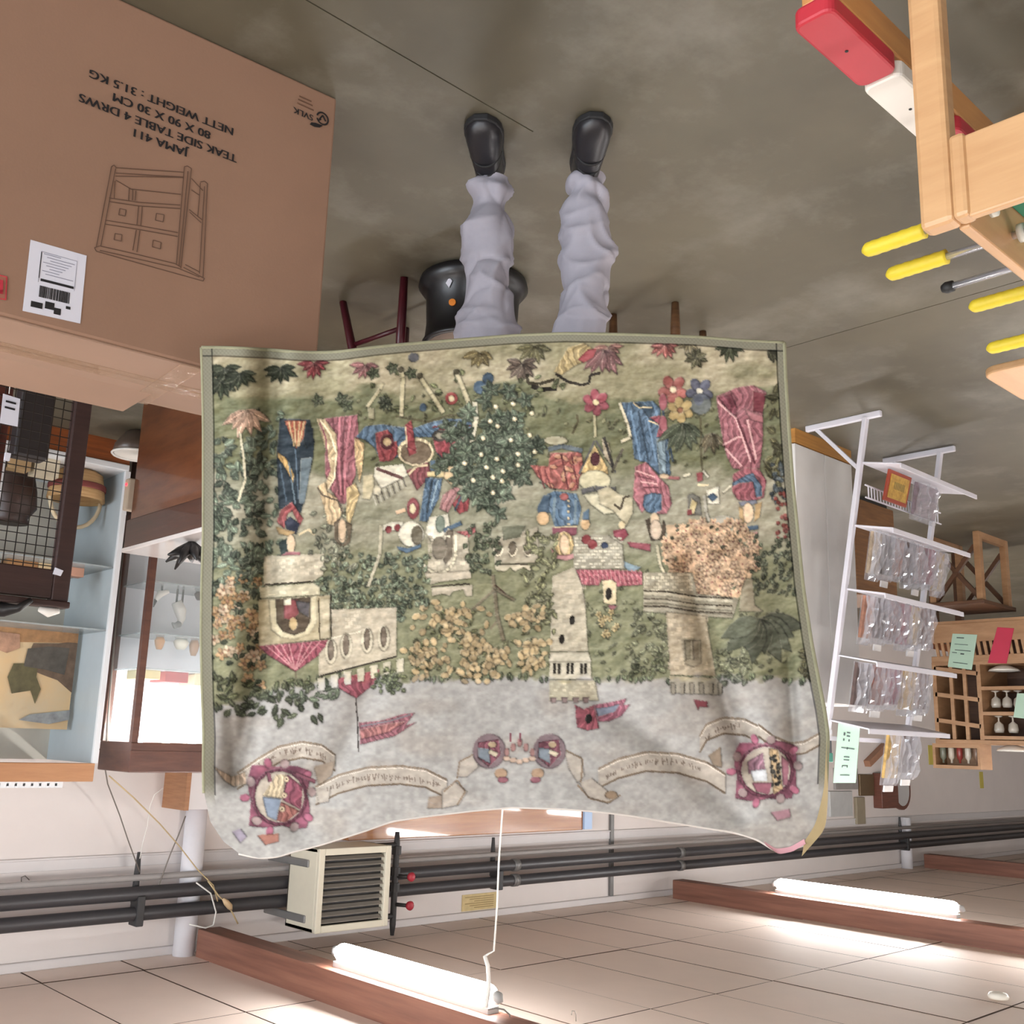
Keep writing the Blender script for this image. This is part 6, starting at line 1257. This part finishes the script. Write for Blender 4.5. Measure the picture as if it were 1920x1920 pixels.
# ------------------------------------------------------------------ glass shelving with a pale wooden top
M_pine = wood('pine_top', (184, 134, 92), (158, 108, 72), .45, stretch=(1.5, 14, 14)); M_panel = mat('panel_bluegrey', (172, 182, 186), .35, var=.03); M_alu = mat('alu_white', (220, 222, 224), .35, var=.02)
x1, x0, y0, y1 = -1.0, -2.30, 5.66, 6.34
t = empty('glass_shelving', ((x0+x1)/2, (y0+y1)/2, 0), 'glass shelving unit with pale wooden top and blue-grey end panel', 'shelf')
box((x0, y0+.02, 1.83), (x1, y1, 1.865)).build('wooden_top', M_pine, t, bevel=.004)
box((x0, y0, 1.77), (x1, y0+.02, 1.865)).build('fascia', M_pine, t, bevel=.004)
box((x0, y0, .0), (x1, y0+.03, .13)).build('plinth', wood('plinth_orange', (150, 82, 40), (116, 62, 32)), t)
box((x0, y0-.01, .13), (x1, y1, .165)).build('bottom_board', M_alu, t, bevel=.004)
box((x0, y0, .165), (x0+.015, y1, 1.77)).build('end_panel', M_panel, t)
box((x0, y1-.015, .165), (x1, y1, 1.77)).build('back_panel', mat('panel_cream', (212, 206, 192), .5, var=.03), t)
for x in (x0-.012, -1.65, x1-.02): box((x, y0-.006, .165), (x+.03, y0+.02, 1.77)).build('post', M_alu, t, bevel=.003)
for z, ys in ((.712, y0+.02), (1.06, y0+.02), (1.42, 6.06)): box((x0+.015, ys, z), (x1, y1-.015, z+.008)).build('glass_shelf', M_gedge, t)
mb = MB(); ra, rb, rz0, rz1 = -2.15, x1, 1.864, 1.896       # hollow perforated channel with real openings
mb.box((ra, y0+.020, rz0), (rb, y0+.023, rz0+.009)); mb.box((ra, y0+.020, rz1-.009), (rb, y0+.023, rz1)); mb.box((ra, y0+.023, rz1-.003), (rb, y0+.06, rz1)); mb.box((ra, y0+.057, rz0), (rb, y0+.06, rz1)); mb.box((ra, y0+.023, rz0), (ra+.003, y0+.06, rz1))
q = ra
while q < rb: mb.box((q, y0+.020, rz0+.009), (min(q+.028, rb), y0+.023, rz1-.009)); q += .04
mb.build('perforated_rail', M_alu, t)
# painting standing on the glass shelf
P = [PY(x, y, 6.0) for x, y in ((-40, 1170), (150, 1165), (137, 1370), (-40, 1370))]
t = empty('painting', (P[0]+P[1])/2, 'unframed harbour painting with warm sky and a dark tower on the glass shelf', 'painting')
pz0, pz1 = 1.067, 1.60; px0, px1 = P[1][0], P[0][0]
box((px0, 6.0, pz0), (px1, 6.02, pz1)).build('canvas', mat('canvas_sky', (222, 186, 134), .7, rgb2=(206, 190, 160), scale=3), t, label='warm painted sky')
_so = [0]
def pp(u, v): return (px0+(px1-px0)*u, 5.997-_so[0]*.0012, pz0+(pz1-pz0)*v)
def stroke(name, pts, c_):
    _so[0] += 1; MB().prism([pp(*q) for q in pts], (0, .002, 0)).build(name, mat('paint_%d_%d_%d' % c_, c_, .7, rgb2=tuple(int(v*.75) for v in c_), scale=18), t)
stroke('painted_quay', [(0, 0), (1, 0), (1, .12), (.6, .14), (0, .1)], (186, 140, 96)); stroke('painted_houses', [(0, .1), (.1, .1), (.2, .12), (.45, .14), (.5, .3), (.42, .42), (.3, .46), (.16, .5), (0, .62)], (122, 100, 82))
stroke('painted_tower', [(.38, .34), (.62, .36), (.66, .5), (.6, .66), (.42, .62), (.36, .75), (.32, .6), (.38, .48)], (112, 104, 72)); stroke('painted_figures', [(.08, .16), (.3, .16), (.5, .2), (.52, .38), (.3, .4), (.1, .44)], (98, 92, 84)); stroke('painted_boat', [(.6, .06), (.85, .05), (.92, .2), (.7, .26), (.58, .2)], (196, 152, 124)); stroke('painted_cloud', [(0, .8), (.4, .86), (.5, .92), (.2, .95), (0, .9)], (168, 172, 172))
# objects on the lower shelves
def lump(name, pts, rs, m, label, cat): o = MB().tube(pts, rs, 12).build(name, m, smooth=True, origin=(pts[0][0], pts[0][1], min(p[2]-r for p, r in zip(pts, rs)))); tag(o, label, cat)
P = PY(170, 910, 5.9)
t = empty('wicker_basket', (P[0]+.08, 5.88, .165), 'striped basket with tan cloth on the bottom board of the glass shelving', 'basket')
c_ = (P[0]+.08, 5.88, .165)
MB().lathe([(.10, 0), (.13, .02), (.15, .12), (.155, .17), (.14, .17), (.13, .1)], c_, 20).build('basket_body', mat('basket_tan', (200, 166, 116), .7, rgb2=(160, 120, 76), scale=6, stretch=(1, 1, 14)), t, smooth=True)
MB().lathe([(.152, .08), (.1555, .085), (.1555, .11), (.152, .115)], c_, 20).build('dark_band', mat('band_maroon', (120, 58, 52), .7, var=.1), t, smooth=True)
MB().tube([(c_[0]+.14*math.cos(a), c_[1], .33+.16*math.sin(a)) for a in np.linspace(0, math.pi, 14)], .012, 8).build('handle', mat('handle_cream', (216, 198, 164), .6, var=.05), t, smooth=True)
P = PY(48, 915, 6.02); P[0] += .06; o = MB().lathe([(.05, 0), (.09, .02), (.12, .14), (.13, .24), (.09, .30), (.10, .33), (.08, .33)], (P[0], 6.02, .165), 20).build('dark_pot', mat('pot_dark', (64, 46, 40), .45, var=.15), smooth=True); tag(o, 'dark brown stoneware pot on the bottom board of the glass shelving', 'pot')
for k, (px, py, sz, c_, lab) in enumerate(((76, 860, (.13, .2, .10), (206, 196, 172), 'cream carton'), (25, 850, (.12, .18, .09), (178, 150, 110), 'tan carton'), (-20, 850, (.11, .2, .16), (96, 62, 46), 'brown wooden box'))):
    P = PY(px, py, 5.85); o = box((P[0]-sz[0]/2, 5.72, .165), (P[0]+sz[0]/2, 5.72+sz[1]*.5, .165+sz[2])).build('carton', mat('ctn%d' % k, c_, .6, var=.08), bevel=.003); tag(o, lab+' at the front of the bottom board of the glass shelving', 'box')
for k, (px, sz, c_, lab) in enumerate(((140, (.10, .08, .05), (196, 150, 128), 'pink trinket box'), (95, (.14, .1, .09), (190, 168, 130), 'straw coloured box'), (40, (.16, .1, .12), (150, 110, 70), 'brown box'), (-40, (.1, .1, .2), (206, 206, 200), 'tall white box'))):
    P = PY(px, 1050, 5.85); o = box((P[0]-sz[0]/2, 5.82, .72), (P[0]+sz[0]/2, 5.82+sz[1], .72+sz[2])).build('shelf_box', mat('sbx%d' % k, c_, .5, var=.08), bevel=.003); tag(o, lab+' on the lower glass shelf under the painting', 'box')
# bowl and socket strip near the floor
P = PZ(250, 800, 0); t = empty('rimmed_bowl', P+HF*.12, 'dark bowl with white rim on the floor by the glass shelving', 'bowl'); c_ = P+HF*.1; c_[2] = 0
MB().lathe([(.05, 0), (.07, .01), (.12, .08), (.13, .13), (.12, .13), (.09, .05)], c_, 24).build('bowl_body', mat('bowl_dark', (84, 70, 60), .35, var=.1), t, smooth=True)
MB().lathe([(.13, .125), (.136, .13), (.13, .138), (.124, .13)], c_, 24).build('rim', M_wfig, t, smooth=True)
# ------------------------------------------------------------------ brown dresser with a pale top
DX, DY = -1.885, 4.60; M_dres = wood('dresser', (126, 74, 42), (98, 54, 30), .3, stretch=(3, 3, 16), coat=.4); M_dresd = wood('dresser_dark', (82, 44, 28), (62, 34, 24), .35, coat=.3)
t = empty('brown_dresser', (DX-.35, DY-.5, 0), 'brown wooden dresser with a pale top standing in front of the display case', 'dresser')
box((DX-.75, DY-1.0, .05), (DX-.012, DY-.012, .66)).build('carcass', M_dres, t, bevel=.004)
box((DX-.76, DY-1.01, .66), (DX, DY, .79)).build('frieze', M_dresd, t, bevel=.004)
box((DX-.72, DY-.97, 0), (DX-.04, DY-.04, .05)).build('plinth', M_dresd, t)
box((DX-.77, DY-1.02, .79), (DX+.006, DY+.006, .81)).build('top', mat('top_pale', (226, 218, 214), .15, var=.03, coat=.5), t, bevel=.003)
P = PZ(362, 1012, .81); t = empty('black_ornament', (P[0], P[1]+.05, .81), 'black feathery ornament standing on the pale dresser top', 'ornament')
for q in range(9):
    a = q*.7; MB().tube([(P[0]-.02, P[1]+.05, .824), (P[0]-.02+.05*math.cos(a), P[1]+.05+.05*math.sin(a), .86), (P[0]-.02+.10*math.cos(a), P[1]+.05+.1*math.sin(a), .88+.02*(q % 3))], [.02, .022, .004], 7).build('plume', M_blk, t, smooth=True)
t = empty('socket_box', (DX-.02, DY+.02, .55), 'small cream power box with a red light on the back edge of the dresser', 'power box')
P = PY(246, 912, DY+.03); box((P[0]-.02, DY-.012, P[2]-.03), (P[0]+.03, DY+.035, P[2]+.12)).build('case', mat('cream_plastic', (206, 190, 168), .5, var=.03), t, bevel=.008)
MB().lathe([(.006, 0), (.007, .004), (.002, .007)], (0, 0, 0), 10, Matrix.Translation((P[0]+.03, DY+.01, P[2]+.0))@Matrix.Rotation(math.pi/2, 4, 'Y')).build('red_light', mat('led_red', (255, 40, 50), .4, var=0, emit=6), t)
# ------------------------------------------------------------------ dark framed wire mesh screen behind the carton
CY = 3.30; cx1 = -1.165; cx0 = -.25; M_scr = wood('screen_brown', (58, 38, 34), (44, 28, 26), .45)
t = empty('mesh_screen', ((cx0+cx1)/2, CY, 0), 'dark brown framed wire mesh screen standing behind the carton', 'screen')
for x in (cx1, -.70, cx0): box((x-.026, CY-.02, 0), (x+.026, CY+.02, 1.215)).build('post', M_scr, t, bevel=.004)
for z in (.06, 1.165): box((cx1+.026, CY-.018, z-.045), (cx0-.026, CY+.018, z+.045)).build('rail', M_scr, t, bevel=.004)
box((cx1-.03, CY-.03, 1.215), (cx0+.03, CY+.03, 1.235)).build('top_cap', M_scr, t, bevel=.004)
for x in (cx1, cx0): box((x-.04, CY-.16, 0), (x+.04, CY+.16, .03)).build('foot', M_scr, t, bevel=.004)
mb = MB()
for q in range(30): x = cx1+.026+.0295*q; mb.bar((x, CY, .1), (x, CY, 1.125), .0026)
for q in range(35): z = .105+.0295*q; mb.bar((cx1+.02, CY+.002, z), (cx0-.02, CY+.002, z), .0026)
mb.build('wire_mesh', mat('mesh_black', (40, 34, 30), .4, .3, var=0), t, kind='stuff')
P = [PY(x, y, CY-.02) for x, y in ((6, 738), (38, 748), (33, 800), (0, 793))]
o = MB().prism(P, (0, .002, 0)).build('price_tag', M_paper, tap if False else None); tag(o, 'white price tag with black writing hung on the wire mesh screen', 'tag')
mb = MB()
for (a, b) in (((11, 752), (30, 757)), ((9, 763), (28, 768))): mb.bar(PY(*a, CY-.022), PY(*b, CY-.022), .006, .001, side=(0, 0, 1))
mb.build('tag_writing', M_ink, o)
mb = MB().tube([PY(17, 738, CY-.02), PY(20, 712, CY-.004)], .0015, 5).build('string', M_cable, o)
o = MB().prism([PY(x, y, CY-.012) for x, y in ((11, 848), (21, 850), (18, 864), (9, 862))], (0, .012, 0)).build('small_tag', M_paper); tag(o, 'tiny white tag clipped to the wire mesh screen', 'tag')
o = MB().prism([PY(x, y, CY-.024) for x, y in ((104, 1064), (119, 1070), (114, 1080), (100, 1076))], (0, .006, 0)).build('corner_tag', M_paper); tag(o, 'small white sticker on the upper corner of the mesh screen', 'sticker')
P = PY(95, 1120, CY); o = MB().tube([(P[0]-.03, CY, 1.243), (P[0], CY, 1.25), (P[0]+.03, CY, 1.243)], [.008, .016, .008], 10).build('white_clip', M_wfig, smooth=True); tag(o, 'white rolled cloth lying on the mesh screen cap', 'cloth')
P = PY(10, 1130, CY); o = MB().tube([(P[0]-.06, CY-.045, 1.222), (P[0]-.03, CY-.03, 1.25), (P[0], CY, 1.256), (P[0]+.06, CY+.02, 1.259), (P[0]+.12, CY+.02, 1.246)], [.008, .012, .022, .025, .012], 10).build('black_strap', M_blk, smooth=True); tag(o, 'black leather strap draped over the mesh screen', 'strap')
# dark wardrobe glimpsed behind the screen
P = PY(8, 860, 4.3); t = empty('dark_cupboard', (P[0]+.45, 4.5, 0), 'dark red-brown cupboard standing behind the mesh screen', 'cupboard')
box((P[0], 4.3, .04), (P[0]+.9, 4.75, 1.12)).build('carcass', wood('cupboard_red', (84, 42, 32), (62, 32, 26), .4), t, bevel=.005); box((P[0]+.02, 4.32, 0), (P[0]+.88, 4.73, .04)).build('plinth', M_scr, t)
for q in range(2): box((P[0]+.03+.43*q, 4.285, .1), (P[0]+.43+.43*q, 4.3, 1.06)).build('door', wood('cupboard_red', (84, 42, 32), (62, 32, 26)), t, bevel=.003)
P = PY(58, 800, 4.0); o = box((P[0]-.06, 3.95, 0), (P[0]+.06, 4.03, .62)).build('dark_case', mat('case_dark', (34, 28, 28), .5, var=.1), bevel=.01); tag(o, 'slim dark case standing on the floor behind the mesh screen', 'case')
